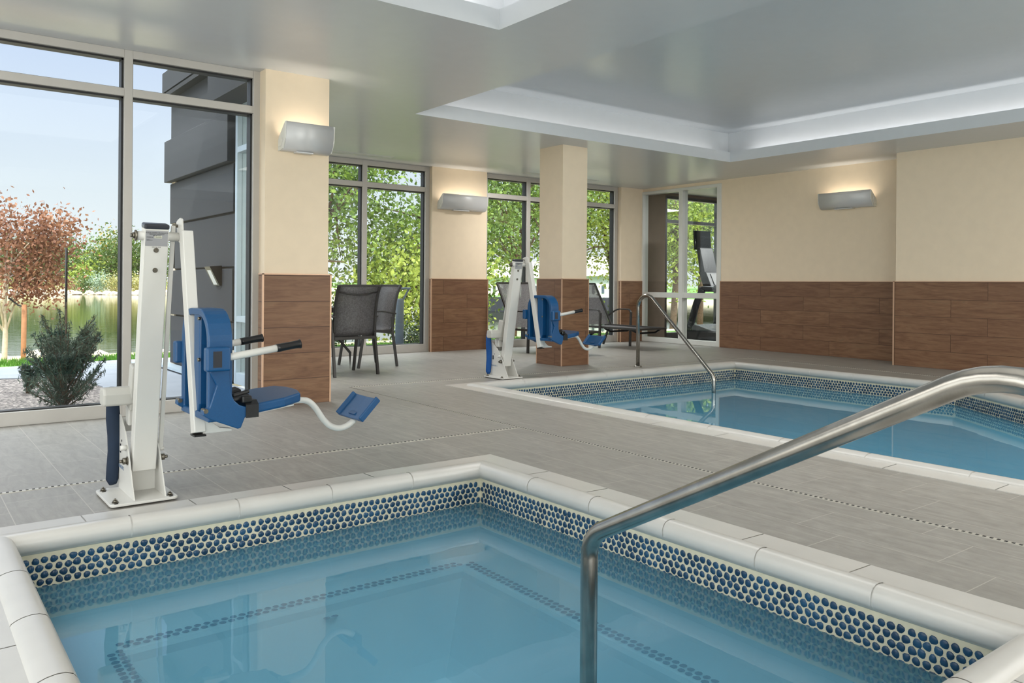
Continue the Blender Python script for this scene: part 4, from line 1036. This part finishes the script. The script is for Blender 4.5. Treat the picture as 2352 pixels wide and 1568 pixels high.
# ------------------------------------------------------------------ loungers
def lounger(loc, label):
    """local: foot end at -y, head at +y; origin on the floor at the centre"""
    T = thing('chaise_lounge', loc, label, 'lounger', 'charcoal mesh chaise loungers')
    w, L0, hy = 0.325, -0.80, 0.48
    z = 0.345
    MB()._add([(-w+0.02, L0+0.02, z), (w-0.02, L0+0.02, z), (w-0.02, -0.2, z-0.012), (w-0.02, hy, z), (-w+0.02, hy, z), (-w+0.02, -0.2, z-0.012)], [(0, 1, 2, 5), (5, 2, 3, 4)]).build('seat_sling', 'sling', T)
    bt = (0.89, 1.065)
    MB()._add([(-w+0.02, hy+0.01, z+0.015), (w-0.02, hy+0.01, z+0.015), (w-0.02, bt[0], bt[1]), (-w+0.02, bt[0], bt[1])], [(0, 1, 2, 3)]).build('backrest_sling', 'sling', T)
    for s in (-1, 1):
        MB().sqtube([(s*w, L0, z), (s*w, 0.62, z)], 0.03, 0.035).build('side_rail', 'powder', T, bevel=0.003)
        MB().sqtube([(s*w, hy-0.02, z+0.01), (s*w, bt[0], bt[1])], 0.03, 0.03).build('backrest_rail', 'powder', T, bevel=0.003)
        MB().sqtube([(s*(w+0.0), L0+0.03, z), (s*(w+0.0), L0+0.03, 0.0)], 0.034, 0.034).build('leg', 'powder', T, bevel=0.003)
        MB().sqtube([(s*(w+0.035), 0.02, 0.585), (s*(w+0.035), 0.03, 0.3), (s*(w+0.035), 0.04, 0.0)], 0.034, 0.034).build('leg', 'powder', T, bevel=0.003)
        MB().sqtube([(s*w, 0.50, z), (s*w, 0.66, 0.0)], 0.03, 0.03).build('leg', 'powder', T, bevel=0.003)
        arm = smooth_path([(s*(w+0.035), 0.02, 0.56), (s*(w+0.035), 0.05, 0.63), (s*(w+0.035), 0.36, 0.63), (s*(w+0.03), 0.58, 0.50)], [0.06, 0.4], 6)
        MB().sqtube(arm, 0.036, 0.02).build('armrest', 'powder', T, bevel=0.004)
    MB().beam((-w, L0, z), (w, L0, z), 0.035, 0.035).build('foot_rail', 'powder', T, bevel=0.003)
    MB().beam((-w, bt[0], bt[1]), (w, bt[0], bt[1]), 0.03, 0.03).build('head_rail', 'powder', T, bevel=0.003)
    MB().tube([(-w, L0+0.12, z-0.02), (-w*0.6, L0+0.12, 0.275), (w*0.6, L0+0.12, 0.275), (w, L0+0.12, z-0.02)], 0.016, 10).build('sling_stretcher', 'black_metal', T)
    MB().tube([(-w, -0.05, z-0.02), (-w*0.6, -0.05, 0.275), (w*0.6, -0.05, 0.275), (w, -0.05, z-0.02)], 0.016, 10).build('sling_stretcher', 'black_metal', T)
    return T
lg = lounger((9.70, 9.78, 0), 'charcoal mesh chaise lounge between the column and the fitness room window')
dup(lg, (8.06, 9.62, 0), 'charcoal mesh chaise lounge behind the far pool lift, left of the column')

# ------------------------------------------------------------------ fitness room beyond the interior window
gx0, gx1, gy0 = XR+0.15, 17.6, 5.4
struct(MB().box((gx0, gy0, -0.1), (gx1, YF+0.1, 0.0)).build('floor', 'gym_floor'), 'dark floor of the fitness room')
struct(MB().box((gx0, gy0, HC), (gx1, YF+0.1, HC+0.1)).build('ceiling', 'ceil'), 'ceiling of the fitness room')
wg = wall('wall_gym', MB().box((gx0, YF, 0), (11.95, YF+0.15, HC)).box((11.95, YF, HC-0.05), (gx1, YF+0.15, 3.4)).box((gx0, gy0-0.15, 0), (gx1, gy0, 3.4)).box((gx1, gy0, 0), (gx1+0.15, YF, 3.4)), 'gym_wall', 'brown fitness room walls')
window_x('window_5', YF, [11.98, 13.60, 15.2, 16.8], [0.0, 2.30, HC-0.05], 'fitness room window seen through the interior glazing', sill=0.12, frame='powder', gasket=False)
area_light('gym_fill_light', (14.3, 8.2, HC-0.03), (1.2, 1.2), LI['gym'], (0, 0, -1))  # overhead fill added to brighten the fitness room, no fixture modelled

T = thing('treadmill', (12.35, 9.85, 0), 'black treadmill with tall screen in the fitness room behind the glass', 'treadmill', rz=-math.pi/2)
def tm(mb, name, mat, par=None, bevel=0.01): return mb.build(name, mat, par or T, bevel=bevel)
tm(MB().box((-0.35, -0.42, 0.05), (1.5, 0.42, 0.20)), 'deck', 'tread_dark')
tm(MB().box((0.0, -0.27, 0.20), (1.45, 0.27, 0.206)), 'running_belt', 'rubber', bevel=0)
tm(MB().prism([(-0.48, 0.22), (-0.40, 0.295), (-0.10, 0.315), (0.16, 0.25), (0.32, 0.205), (-0.38, 0.20)], 1, -0.40, 0.40), 'motor_hood', 'tread_grey', bevel=0.03)
tm(MB().box((-0.42, -0.39, 0.0), (0.3, 0.39, 0.21)), 'motor_housing', 'tread_dark', bevel=0.02)
for s in (-1, 1):
    tm(MB().sqtube([(-0.33, s*0.38, 0.10), (-0.12, s*0.38, 0.72), (0.02, s*0.38, 0.98)], 0.06, 0.13), 'upright', 'tread_dark', bevel=0.015)
    tm(MB().sqtube([(-0.02, s*0.36, 1.0), (0.62, s*0.36, 0.98)], 0.055, 0.06), 'handrail', 'tread_dark', bevel=0.015)
    tm(MB().sqtube([(0.62, s*0.36, 0.98), (0.42, s*0.40, 0.20)], 0.05, 0.06), 'brace', 'tread_dark', bevel=0.01)
tm(MB().box((-0.08, -0.38, 0.93), (0.16, 0.38, 1.02)), 'console_tray', 'tread_dark', bevel=0.015)
tm(MB().prism([(-0.04, 1.03), (0.15, 1.03), (0.02, 1.30), (-0.14, 1.30)], 1, -0.30, 0.22), 'console', 'tread_dark', bevel=0.012)
cs = MB(); cs.prism([(0.146, 1.06), (0.152, 1.06), (0.048, 1.27), (0.042, 1.27)], 1, -0.19, 0.19, 0)
cs.prism([(0.140, 1.09), (0.146, 1.09), (0.124, 1.135), (0.118, 1.135)], 1, -0.05, 0.05, 1)
tm(cs, 'keypad', ['keypad', 'green_btn'], bevel=0)
tm(MB().prism([(-0.14, 1.28), (-0.02, 1.28), (-0.14, 1.76), (-0.22, 1.76)], 1, -0.28, 0.10), 'screen_mast', 'tread_dark', bevel=0.012)
tm(MB().prism([(-0.21, 1.72), (-0.15, 1.72), (-0.18, 2.08), (-0.24, 2.08)], 1, -0.36, 0.08), 'screen', 'screen', bevel=0.01)
tagp(MB().box((12.50, 9.71, 1.022), (12.68, 9.79, 1.05)).build('hand_weight', 'orange', bevel=0.012), 'small orange item lying on the treadmill console tray', 'exercise item')
# ------------------------------------------------------------------ building exterior seen through the tall window
W = wall('wall_exterior', MB().box((2.87, 8.42, 0), (3.0, YF+0.14, 3.45)).box((2.87, 7.88, 2.86), (3.0, 8.42, 3.45)), 'slate_gap', 'dark stucco outer wall of the alcove')
rows_ = [(0.02, 0.62, 2.845), (0.64, 1.19, 2.83), (1.21, 1.765, 2.85), (1.785, 2.29, 2.835), (2.31, 2.83, 2.775), (2.85, 3.37, 2.84)]
for z0, z1, xo in rows_:
    MB().box((xo, 8.50 if xo > 2.80 else 8.52, z0), (2.875, YF+0.16+(2.845-xo), z1)).build('stucco_panel', 'slate', W, bevel=0.006)
MB().box((2.74, 6.98, 3.37), (3.0, YF+0.24, 3.42)).build('fascia_joint', 'slate_gap', W)
MB().box((2.80, 6.98, 3.42), (3.0, YF+0.20, 5.2)).build('shading_upper_wall', 'skylit_panel', W)
MB().box((-26, 6.95, 3.42), (2.80, 7.10, 5.2)).box((-26, 6.95, -0.1), (-4.2, 7.10, 3.42)).build('shading_upper_wall', 'slate', W)  # unseen wall run leftwards, added to keep the sun off the terrace
MB().box((2.55, 6.96, 2.86), (2.86, 8.45, 3.40)).build('stucco_panel', 'slate', W)
# narrow window in that wall
W = struct(thing('window_6', (2.86, 8.15, 0), None, None), 'narrow side window of the alcove seen from outside'); del_keys(W); org = W.location
fr = MB()
for y in (7.60, 8.40): fr.box((2.83, y-0.03, 0.0), (2.95, y+0.03, 2.86))
for z0, z1 in ((0.0, 0.12), (0.64, 0.70), (2.38, 2.44), (2.80, 2.86)): fr.box((2.832, 7.6, z0), (2.948, 8.40, z1))
fr.build('window_frame', 'alu_blue', W, bevel=0.003, org=org)
for z0, z1 in ((0.12, 0.64), (0.70, 2.38), (2.44, 2.80)): MB().box((2.88, 7.63, z0), (2.886, 8.37, z1)).build('window_pane', 'glass', W, org=org)
# wedge-shaped wall light on the stucco
T = thing('outdoor_wall_light', (2.83, 8.92, 1.01), 'black wedge-shaped outdoor wall light on the dark stucco wall', 'wall light')
MB().prism([(0.0, 0.0), (0.0, 0.215), (-0.13, 0.205), (-0.025, 0.0)], 1, -0.09, 0.11).build('wall_light_housing', 'black_metal', T, bevel=0.003)
MB().prism([(-0.032, 0.01), (-0.115, 0.185), (-0.119, 0.185), (-0.036, 0.01)], 1, -0.05, 0.07).build('wall_light_lens', 'sconce_cap', T)
# bench-like ledge at the foot of the wall
T = thing('door_threshold', (2.70, 10.3, 0.03), 'thin white metal threshold on the terrace by the dark wall', 'threshold')
MB().box((-0.05, -0.9, -0.03), (0.10, 0.5, 0.0)).build('threshold_plate', 'alu_blue', T)

# ------------------------------------------------------------------ grounds
def gstruct(name, pts, z, mat, label, thick=0.06):
    o = MB().prism(pts, 2, z-thick, z).build(name, mat); return struct(o, label)
gstruct('gravel_bed', [(-9, 6.96), (1.42, 6.96), (1.58, 7.7), (1.73, 9.1), (1.62, 10.2), (1.0, 10.41), (-9, 10.9)], -0.03, 'gravel', 'grey gravel bed under the windows')
gstruct('terrace', [(-12, 10.85), (1.0, 10.40), (1.61, 10.19), (1.72, 9.1), (1.57, 7.7), (1.41, 6.96), (2.83, 6.96), (2.83, 10.95), (30, 10.95), (30, 12.4), (2.2, 12.0), (1.0, 11.75), (-12, 12.3)], -0.02, 'concrete', 'broom finished concrete terrace')
gstruct('lawn', [(-30, 11.0), (45, 11.0), (50, 13.6), (10, 13.2), (2.7, 12.95), (1.2, 12.75), (-30, 14.0)], -0.05, 'lawn', 'grass strip beyond the terrace')
def ground(name, xs, ys, fn, mat, label):
    mb = MB(); nx, ny = len(xs), len(ys)
    mb._add([(x, y, fn(x, y)) for y in ys for x in xs], [(j*nx+i, j*nx+i+1, (j+1)*nx+i+1, (j+1)*nx+i) for j in range(ny-1) for i in range(nx-1)], 0, True)
    return struct(mb.build(name, mat, recalc=False), label)
rb = random.Random(4)
gb = ground('lake_bank', [-40+i*2.2 for i in range(60)], [12.4, 13.2, 14.2, 15.5, 17.5, 20, 24], lambda x, y: -0.085-min(2.5, max(0, y-13.0))*0.045-max(0, y-15.5)*0.16-(0.5 if y > 22 else 0)+rb.uniform(-.03, .03), 'sand', 'pale dry bank sloping to the lake')
LZ = -0.95
struct(MB()._add([(-260, 16, LZ), (300, 16, LZ), (300, 330, LZ), (-260, 330, LZ)], [(0, 1, 2, 3)]).build('lake', 'lake', recalc=False), None)
bpy.data.objects['lake']['kind'] = 'stuff'; tagp(bpy.data.objects['lake'], 'calm green lake beyond the lawn', 'lake')
# far shore: runs at right angles to the line of sight, about 125 m out
SD = Vector((math.sin(TH-0.5), math.cos(TH-0.5), 0)); SR = Vector((SD.y, -SD.x, 0))
def shore_pt(lat, d, z=0.0): p = _F*d+_R0*lat; return Vector((p.x, p.y, z))
_R0 = _r0
def strip_shore(name, d0, z0, d1, z1, mat, label, a=-170, b=60, jag=0.0):
    mb = MB(); n = 60; r_ = random.Random(9)
    for k in range(n):
        pass
    la = [a+(b-a)*k/n for k in range(n+1)]
    vs = [tuple(shore_pt(l, d0+r_.uniform(-jag, jag), z0)) for l in la]+[tuple(shore_pt(l, d1, z1)) for l in la]
    mb._add(vs, [(k, k+1, n+2+k, n+1+k) for k in range(n)], 0, True)
    o = mb.build(name, mat, recalc=False); fix_up(o, True); return struct(o, label)
strip_shore('far_bank', 118, -1.15, 126, 0.2, 'sand', 'sandy far bank of the lake', jag=1.0)
strip_shore('far_ground', 126, 0.2, 420, 1.0, 'lawn', 'flat grass beyond the lake')
strip_shore('far_road', 150, 0.55, 156, 0.62, 'asphalt', 'pale road beyond the lake')

def leaf_cloud(centers, radii, n, size, rnd, flat=0.5, shell=0.35, hole=0.0):
    """n leaf blades scattered in a union of ellipsoids; returns verts, faces"""
    c = np.array(centers); r = np.array(radii); k = rnd.integers(0, len(c), n)
    d = rnd.normal(size=(n, 3)); d /= np.linalg.norm(d, axis=1)[:, None]
    rad = rnd.random(n)**shell
    clump = rnd.normal(size=(max(6, n//22), 3))*0.06
    p = c[k]+d*rad[:, None]*r[k]
    # pull leaves into twig clumps
    m = max(6, n//14); seeds = p[rnd.integers(0, n, m)]
    own = rnd.integers(0, m, n); pull = rnd.random(n)[:, None]*0.0+1
    spread = size*2.6
    p = seeds[own]+rnd.normal(size=(n, 3))*spread
    a = rnd.normal(size=(n, 3)); a /= np.linalg.norm(a, axis=1)[:, None]
    b = np.cross(a, rnd.normal(size=(n, 3))); b /= np.linalg.norm(b, axis=1)[:, None]
    s = size*(0.6+0.8*rnd.random(n))[:, None]
    v = np.stack([p-a*s*0.5, p+b*s*0.28, p+a*s*0.5, p-b*s*0.28], axis=1).reshape(-1, 3)
    f = np.arange(4*n).reshape(n, 4); return v, f
RN = np.random.default_rng(12)
def tree(name, base, label, cat, crowns, n, size, leaf, bark='bark', trunk_r=0.1, trunk_h=2.0, branches=6, group=None, seed=1, lean=(0, 0)):
    T = thing(name, base, label, cat, group); rd = random.Random(seed)
    cs = [(c[0], c[1], c[2]) for c in crowns]; rs = [(c[3], c[4], c[5]) for c in crowns]
    v, f = leaf_cloud(cs, rs, n, size, np.random.default_rng(seed*7+1))
    np_mesh('foliage', v, f, leaf, T)
    mb = MB(); top = Vector((lean[0], lean[1], trunk_h))
    path = [Vector((0, 0, -0.15))+(top-Vector((0, 0, -0.15)))*t+Vector((rd.uniform(-1, 1), rd.uniform(-1, 1), 0))*trunk_r*0.5*(t*(1-t)*3) for t in (0, .2, .4, .6, .8, 1)]
    mb.tube(path, trunk_r, 9, radii=[trunk_r*(1-0.45*t) for t in (0, .2, .4, .6, .8, 1)])
    for k in range(branches):
        c = rd.choice(crowns); s = path[rd.randint(2, 5)]
        e = Vector((c[0]+rd.uniform(-.75, .75)*c[3], c[1]+rd.uniform(-.75, .75)*c[4], c[2]+rd.uniform(-.7, .8)*c[5]))
        mid = (s+e)/2+Vector((rd.uniform(-.1, .1), rd.uniform(-.1, .1), 0.12))*(e-s).length
        mb.tube([s, (s+mid)/2+Vector((0, 0, 0.02)), mid, (mid+e)/2, e], trunk_r*0.3, 6, radii=[trunk_r*0.42, trunk_r*0.36, trunk_r*0.27, trunk_r*0.18, trunk_r*0.06])
    mb.build('trunk', bark, T); return T

# bronze-leaved young tree with its stake, left
tree('bronze_leaved_tree', (1.30, 13.55, -0.13), 'young tree with bronze brown leaves and pale trunk left of the juniper', 'tree',
     [(0.15, 0.0, 1.50, 0.52, 0.45, 0.45), (0.50, -0.28, 1.90, 0.33, 0.3, 0.17), (-0.12, 0.15, 1.95, 0.28, 0.3, 0.38), (-0.55, 0.3, 1.7, 0.5, 0.5, 0.6), (0.42, -0.15, 1.62, 0.28, 0.25, 0.22), (0.35, -0.1, 1.12, 0.42, 0.3, 0.14)], 7600, 0.058, 'leaf_bronze', 'bark_pale', 0.04, 1.3, 14, seed=3)
T = thing('wooden_tree_stake', (1.50, 13.33, -0.12), 'brown wooden stake with a dark tie supporting the bronze tree', 'stake')
MB().tube([(0, 0, -0.1), (0.01, 0, 0.83)], 0.034, 10).build('post', 'stake', T); MB().tube([(-0.16, 0.18, 0.92), (-0.06, 0.06, 0.82), (0.0, 0, 0.80)], 0.012, 6).build('strap', 'rubber', T)
# juniper just outside the glass
def juniper(base, label, h, w, nb, n, seed, group):
    T = thing('juniper_shrub', base, label, 'shrub', group); rd = random.Random(seed); mb = MB(); pts = []
    for k in range(nb):
        z0 = rd.uniform(0.0, 0.5)*h; a = rd.uniform(0, 6.28); up = rd.uniform(0.35, 1.0)
        L = w*(1.05-0.55*z0/h)*rd.uniform(0.6, 1.1)
        e = Vector((math.cos(a)*L*(1.1-up*0.55), math.sin(a)*L*(1.1-up*0.55), z0+L*up*1.15+0.05))
        if e.z > h: e.z = h*rd.uniform(.9, 1.0)
        s = Vector((0, 0, z0)); m = (s+e)/2+Vector((0, 0, -0.05*L)); mb.tube([s, m, e], 0.006, 5, radii=[0.008, 0.005, 0.002])
        for j in range(int(n/nb)):
            t = rd.uniform(0.2, 1.0); q = s*(1-t)**2+m*2*t*(1-t)+e*t*t; pts.append(q+Vector((rd.gauss(0, 1), rd.gauss(0, 1), rd.gauss(0, 1)))*0.020*(1.5-t))
    mb.tube([(0, 0, -0.05), (0, 0, h*0.93)], 0.014, 7, radii=[0.016, 0.004])
    mb.build('stem', 'bark', T)
    p = np.array([tuple(q) for q in pts]); m_ = len(p); g = np.random.default_rng(seed)
    a = g.normal(size=(m_, 3))+np.array([0, 0, 0.8]); a += p*np.array([1.5, 1.5, 0]); a /= np.linalg.norm(a, axis=1)[:, None]
    b = np.cross(a, g.normal(size=(m_, 3))); b /= np.linalg.norm(b, axis=1)[:, None]; s = (0.024*(0.6+0.8*g.random(m_)))[:, None]
    v = np.stack([p-a*s, p+b*s*0.16, p+a*s, p-b*s*0.16], axis=1).reshape(-1, 3); np_mesh('foliage', v, np.arange(4*m_).reshape(m_, 4), 'leaf_juniper', T)
    return T
juniper((1.17, 7.66, -0.04), 'dark spiky juniper shrub in the gravel just outside the tall window', 0.98, 0.42, 90, 11000, 5, None)
juniper((1.05, 9.0, -0.04), 'low dark juniper half hidden behind the taller juniper', 0.30, 0.25, 24, 1600, 8, None)
T = thing('black_stake', (1.19, 7.80, -0.04), 'thin black metal stake rising behind the juniper', 'stake'); MB().cyl((0, 0, -0.05), (0, 0, 1.37), 0.010, 10).build('rod', 'black_metal', T)
# grass blades on the strip
g = np.random.default_rng(2); n = 26000
px = g.uniform(-3, 14, n); py = 12.15+g.random(n)*(0.75+0.02*px); pz = np.full(n, -0.05)
a = g.normal(size=(n, 3))*np.array([0.3, 0.3, 0.1])+np.array([0, 0, 1]); h = (0.035+0.04*g.random(n))[:, None]; b = g.normal(size=(n, 3))*np.array([1, 1, 0]); b /= np.linalg.norm(b, axis=1)[:, None]
p = np.stack([px, py, pz], 1); v = np.stack([p-b*0.006, p+b*0.006, p+a*h], axis=1).reshape(-1, 3)
o = np_mesh('grass', v, np.arange(3*n).reshape(n, 3), 'grass'); tagp(o, 'short green grass of the lawn strip beyond the terrace', 'grass', kind='stuff')
# boulders on the near bank
rk = random.Random(6)
def boulder(loc, s, label, group, sq=(1, 1, .7)):
    bm = bmesh.new(); bmesh.ops.create_icosphere(bm, subdivisions=2, radius=1)
    for v in bm.verts: v.co = v.co*(1+rk.uniform(-.14, .14)); v.co.x *= s*sq[0]; v.co.y *= s*sq[1]; v.co.z *= s*sq[2]
    me = bpy.data.meshes.new('boulder'); bm.to_mesh(me); bm.free(); me.materials.append(MAT['rock'])
    o = bpy.data.objects.new('boulder', me); COL.objects.link(o); o.location = loc; o.rotation_euler = (0, 0, rk.uniform(0, 6)); return tagp(o, label, 'rock', group)
for k in range(16):
    x = -2.5+k*0.62+rk.uniform(-.2, .2); y = 14.6+rk.uniform(-.4, 1.4); boulder((x, y, -0.15-(y-13)*0.045), rk.uniform(.10, .24), 'pale boulder on the near bank between the lawn and the lake', 'boulders on the near lake bank')
for k in range(44):
    lat = -86+k*1.22+rk.uniform(-.4, .4); p = shore_pt(lat, 117.6+rk.uniform(-.6, 1.5), -0.85); boulder(p, rk.uniform(.45, 1.0), 'pale boulder along the far shore at the water line', 'boulders along the far shore')
# far shore planting
def px_pt(px, d, z=0.0): return shore_pt((px-1176)/F_PX*d, d, z)
def far_tree(px, d, w, h, leaf, label, seed, n=1500, size=0.5, z=0.3):
    p = px_pt(px, d, z)
    tree('far_tree', p, label, 'tree', [(0, 0, h*0.62, w, w, h*0.36), (rk.uniform(-.3, .3)*w, 0, h*0.78, w*0.7, w*.7, h*0.24), (rk.uniform(-.3, .3)*w, 0, h*0.4, w*.85, w*.85, h*.2)], n, size, leaf, 'bark', 0.16, h*0.5, 4, 'trees beyond the far shore', seed)
far_tree(118, 128, 3.4, 6.6, 'leaf_far', 'green tree beyond the lake behind the bronze tree', 21)
far_tree(152, 134, 3.2, 6.4, 'leaf_far', 'green tree beyond the lake directly behind the black stake', 22)
far_tree(205, 140, 3.4, 5.8, 'leaf_far', 'green tree beyond the lake between the black stake and the yellow-topped tree', 23)
far_tree(256, 131, 4.0, 7.6, 'leaf_far', 'broad green tree beyond the lake just left of the window upright', 24, 2400)
far_tree(272, 139, 2.6, 8.4, 'leaf_far_y', 'tree with orange yellow top beyond the lake beside the window upright', 25)
far_tree(229, 152, 2.0, 8.8, 'leaf_silver', 'grey green tree top rising behind the broad green tree', 26, 900)
far_tree(320, 131, 3.2, 6.4, 'leaf_far', 'green tree beyond the lake right of the window upright', 27)
far_tree(400, 131, 3.4, 6.0, 'leaf_far', 'green tree beyond the lake beside the dark wall corner', 28)
far_tree(60, 132, 3.6, 6.5, 'leaf_far', 'green tree beyond the lake at the left behind the bronze tree crown', 29)
far_tree(5, 130, 3.6, 6.0, 'leaf_far', 'green tree beyond the lake at the left edge of the window', 30)
far_tree(193, 126, 1.2, 2.8, 'leaf_y', 'small yellow tree beyond the lake under the green trees', 31, 500)
for i, (px, w, h, lf) in enumerate(((10, 2.6, 1.5, 'brush'), (88, 2.0, 1.3, 'brush'), (158, 1.5, 1.3, 'brush'), (198, 0.9, 1.9, 'leaf_far'), (230, 0.95, 2.8, 'leaf_silver'), (262, 1.2, 2.0, 'brush'), (296, 1.1, 2.2, 'brush'), (328, 1.1, 2.2, 'brush'), (400, 3.0, 2.0, 'brush'))):
    p = px_pt(px, 120.5, -0.6)
    T = thing('shore_bush', p, '%s on the far shore, %s' % ({'brush': 'dry yellow green bush', 'leaf_far': 'rounded green bush', 'leaf_silver': 'silvery grey bush'}[lf], ['at the left edge of the window', 'under the bronze tree', 'beside the black stake', 'left of the silvery bush', 'at the water line', 'right of the silvery bush', 'behind the window upright', 'right of the window upright', 'beside the dark wall'][i]), 'bush', 'bushes along the far shore')
    v, f = leaf_cloud([(0, 0, h*0.42)], [(w, w*.8, h*.55)], 1300, 0.26, np.random.default_rng(i+50)); np_mesh('foliage', v, f, lf, T)
# buildings across the lake
def facing_box(name, px0, px1, d, z0, z1, depth, mat, parent):
    a, b = px_pt(px0, d), px_pt(px1, d); c, e = px_pt(px1, d+depth), px_pt(px0, d+depth)
    return MB().prism([(a.x, a.y), (b.x, b.y), (c.x, c.y), (e.x, e.y)], 2, z0, z1).build(name, mat, parent)
T = thing('office_building', (0, 0, 0), 'long cream office building behind the trees across the lake', 'building')
facing_box('facade', 168, 330, 190, 0, 7.2, 30, 'cream', T)
facing_box('entrance_recess', 191, 203, 189.6, 2.0, 6.2, 1, 'winglass', T); facing_box('window_strip', 318, 322, 189.6, 3.0, 5.6, 1, 'winglass', T)
T = thing('office_tower', (0, 0, 0), 'pale tower with tall dark windows rising over the trees across the lake', 'building')
facing_box('facade', 156, 184, 260, 0, 12.6, 30, 'cream', T)
for k in range(4): facing_box('window_strip', 157.5+k*5, 160+k*5, 259.5, 8.6, 15.0, 0.6, 'winglass', T)
# trees beyond the alcove
TREES = [(7.5, 17.2, 2.0, 5.6, 'leaf', 8200, 'leafy green tree outside, left half of the alcove window behind the chairs'),
         (9.6, 15.8, 1.5, 2.5, 'leaf_y', 4200, 'sunlit yellow green tree outside behind the sideways dining chair'),
         (10.8, 17.0, 2.0, 4.0, 'leaf', 7600, 'bushy tree outside behind the bollard light'),
         (8.9, 21.0, 2.4, 6.6, 'leaf_dark', 6500, 'tall dark tree outside beside the near pier'),
         (14.2, 18.5, 2.5, 6.4, 'leaf', 8800, 'large green tree with leaning trunk outside above the left lounger'),
         (17.4, 20.5, 2.5, 6.4, 'leaf', 7600, 'green tree outside behind the square column'),
         (18.6, 19.0, 1.9, 5.8, 'leaf_y', 6000, 'pale yellow green tree outside above the right lounger'),
         (18.6, 16.4, 1.6, 5.0, 'leaf_y', 5200, 'pale sunlit tree outside the fitness room window'),
         (21.3, 17.6, 2.2, 5.6, 'leaf', 6500, 'green tree outside seen beside the treadmill')]
for i, (x, y, w, h, lf, n, lab) in enumerate(TREES):
    low = 0.42 if i in (0, 1, 2) else 0.66
    cr = [(0, 0, h*low, w, w*0.9, h*0.40), (0.3*w, 0.1, h*0.75, w*0.8, w*.8, h*0.26), (-0.35*w, 0, h*0.55, w*0.75, w*.8, h*0.3)]
    tree('leafy_tree', (x, y, -0.3), lab, 'tree', cr, int(n*1.2), 0.118, lf, 'bark', 0.11, h*0.75, 18, 'leafy trees outside the alcove windows', 60+i, lean=(0.6 if i in (4, 5) else 0.2, 0))
for i, (x, y, w, h, lab) in enumerate(((8.2, 11.95, 0.30, 0.62, 'low dark leafy bush outside behind the left lounger'), (5.55, 12.2, 0.42, 0.50, 'low dark leafy bush outside under the dining chairs'), (10.4, 12.2, 0.40, 0.42, 'low dark leafy bush outside behind the right lounger'), (6.95, 11.7, 0.22, 0.30, 'little dark evergreen bush outside at the corner of the alcove window'), (12.6, 12.4, 0.40, 0.75, 'leafy bush outside the fitness room window'))):
    T = thing('leafy_bush', (x, y, -0.04), lab, 'bush', 'low bushes outside the alcove windows')
    v, f = leaf_cloud([(0, 0, h*0.5)], [(w, w, h*.5)], 900, 0.055, np.random.default_rng(i+90)); np_mesh('foliage', v, f, 'leaf_dark', T)
    mb = MB(); rd = random.Random(i)
    for k in range(7): mb.tube([(0, 0, 0), (rd.uniform(-.6, .6)*w, rd.uniform(-.6, .6)*w, h*rd.uniform(.5, .9))], 0.006, 5)
    mb.build('stem', 'bark', T)
# bollard light outside the alcove window
T = thing('bollard_light', (6.52, 11.50, -0.02), 'blue grey cylindrical bollard with forked top outside the alcove window', 'bollard')
MB().lathe([(0.068, 0), (0.068, 0.80), (0.062, 0.82)], (0, 0, 0), 28).build('post', 'bollard', T)
MB().sqtube([(-0.045, 0.04, 0.81), (-0.115, 0.09, 0.975)], 0.035, 0.03).build('fork_arm', 'bollard', T, bevel=0.004); MB().sqtube([(0.045, -0.04, 0.81), (0.115, -0.09, 0.975)], 0.035, 0.03).build('fork_arm', 'bollard', T, bevel=0.004)
MB().sqtube([(-0.14, 0.11, 0.985), (0.14, -0.11, 0.985)], 0.07, 0.035).build('lamp_head', 'bollard', T, bevel=0.008)
# white houses across the water to the right
def house(px0, px1, d, h, gable, label, cols):
    T = thing('white_house', (0, 0, 0), label, 'house', 'white houses across the water')
    facing_box('wall', px0, px1, d, -1, h, 8, 'white_house', T)
    a, b = px_pt(px0-6, d-0.6), px_pt(px1+6, d-0.6); c, e = px_pt(px1+6, d+8), px_pt(px0-6, d+8); m0, m1 = (a+e)/2, (b+c)/2
    MB()._add([(a.x, a.y, h), (b.x, b.y, h), (c.x, c.y, h), (e.x, e.y, h), (m0.x, m0.y, h+gable), (m1.x, m1.y, h+gable)], [(0, 1, 5, 4), (1, 2, 5), (2, 3, 4, 5), (3, 0, 4), (0, 3, 2, 1)]).build('house_roof', 'roof', T)
    for k in range(cols):
        q = px0+(k+0.5)*(px1-px0)/cols; facing_box('house_window', q-3, q+3, d-0.1, 0.4, h-0.7, 0.15, 'winglass', T)
    return T
house(1100, 1290, 70, 1.6, 1.5, 'long white house with a pale roof across the water behind the left lounger', 8)
house(1330, 1440, 62, 1.7, 1.6, 'white house with columns across the water behind the right lounger', 5)
T = thing('dock_wall', (0, 0, 0), 'dark retaining wall at the far water edge behind the left lounger', 'retaining wall'); facing_box('wall_face', 1050, 1500, 58, -0.94, 0.1, 2, 'slate', T)
strip_shore('right_bank', 60, 0.0, 118, 0.3, 'lawn', 'grass bank across the water on the right', a=-8, b=80)
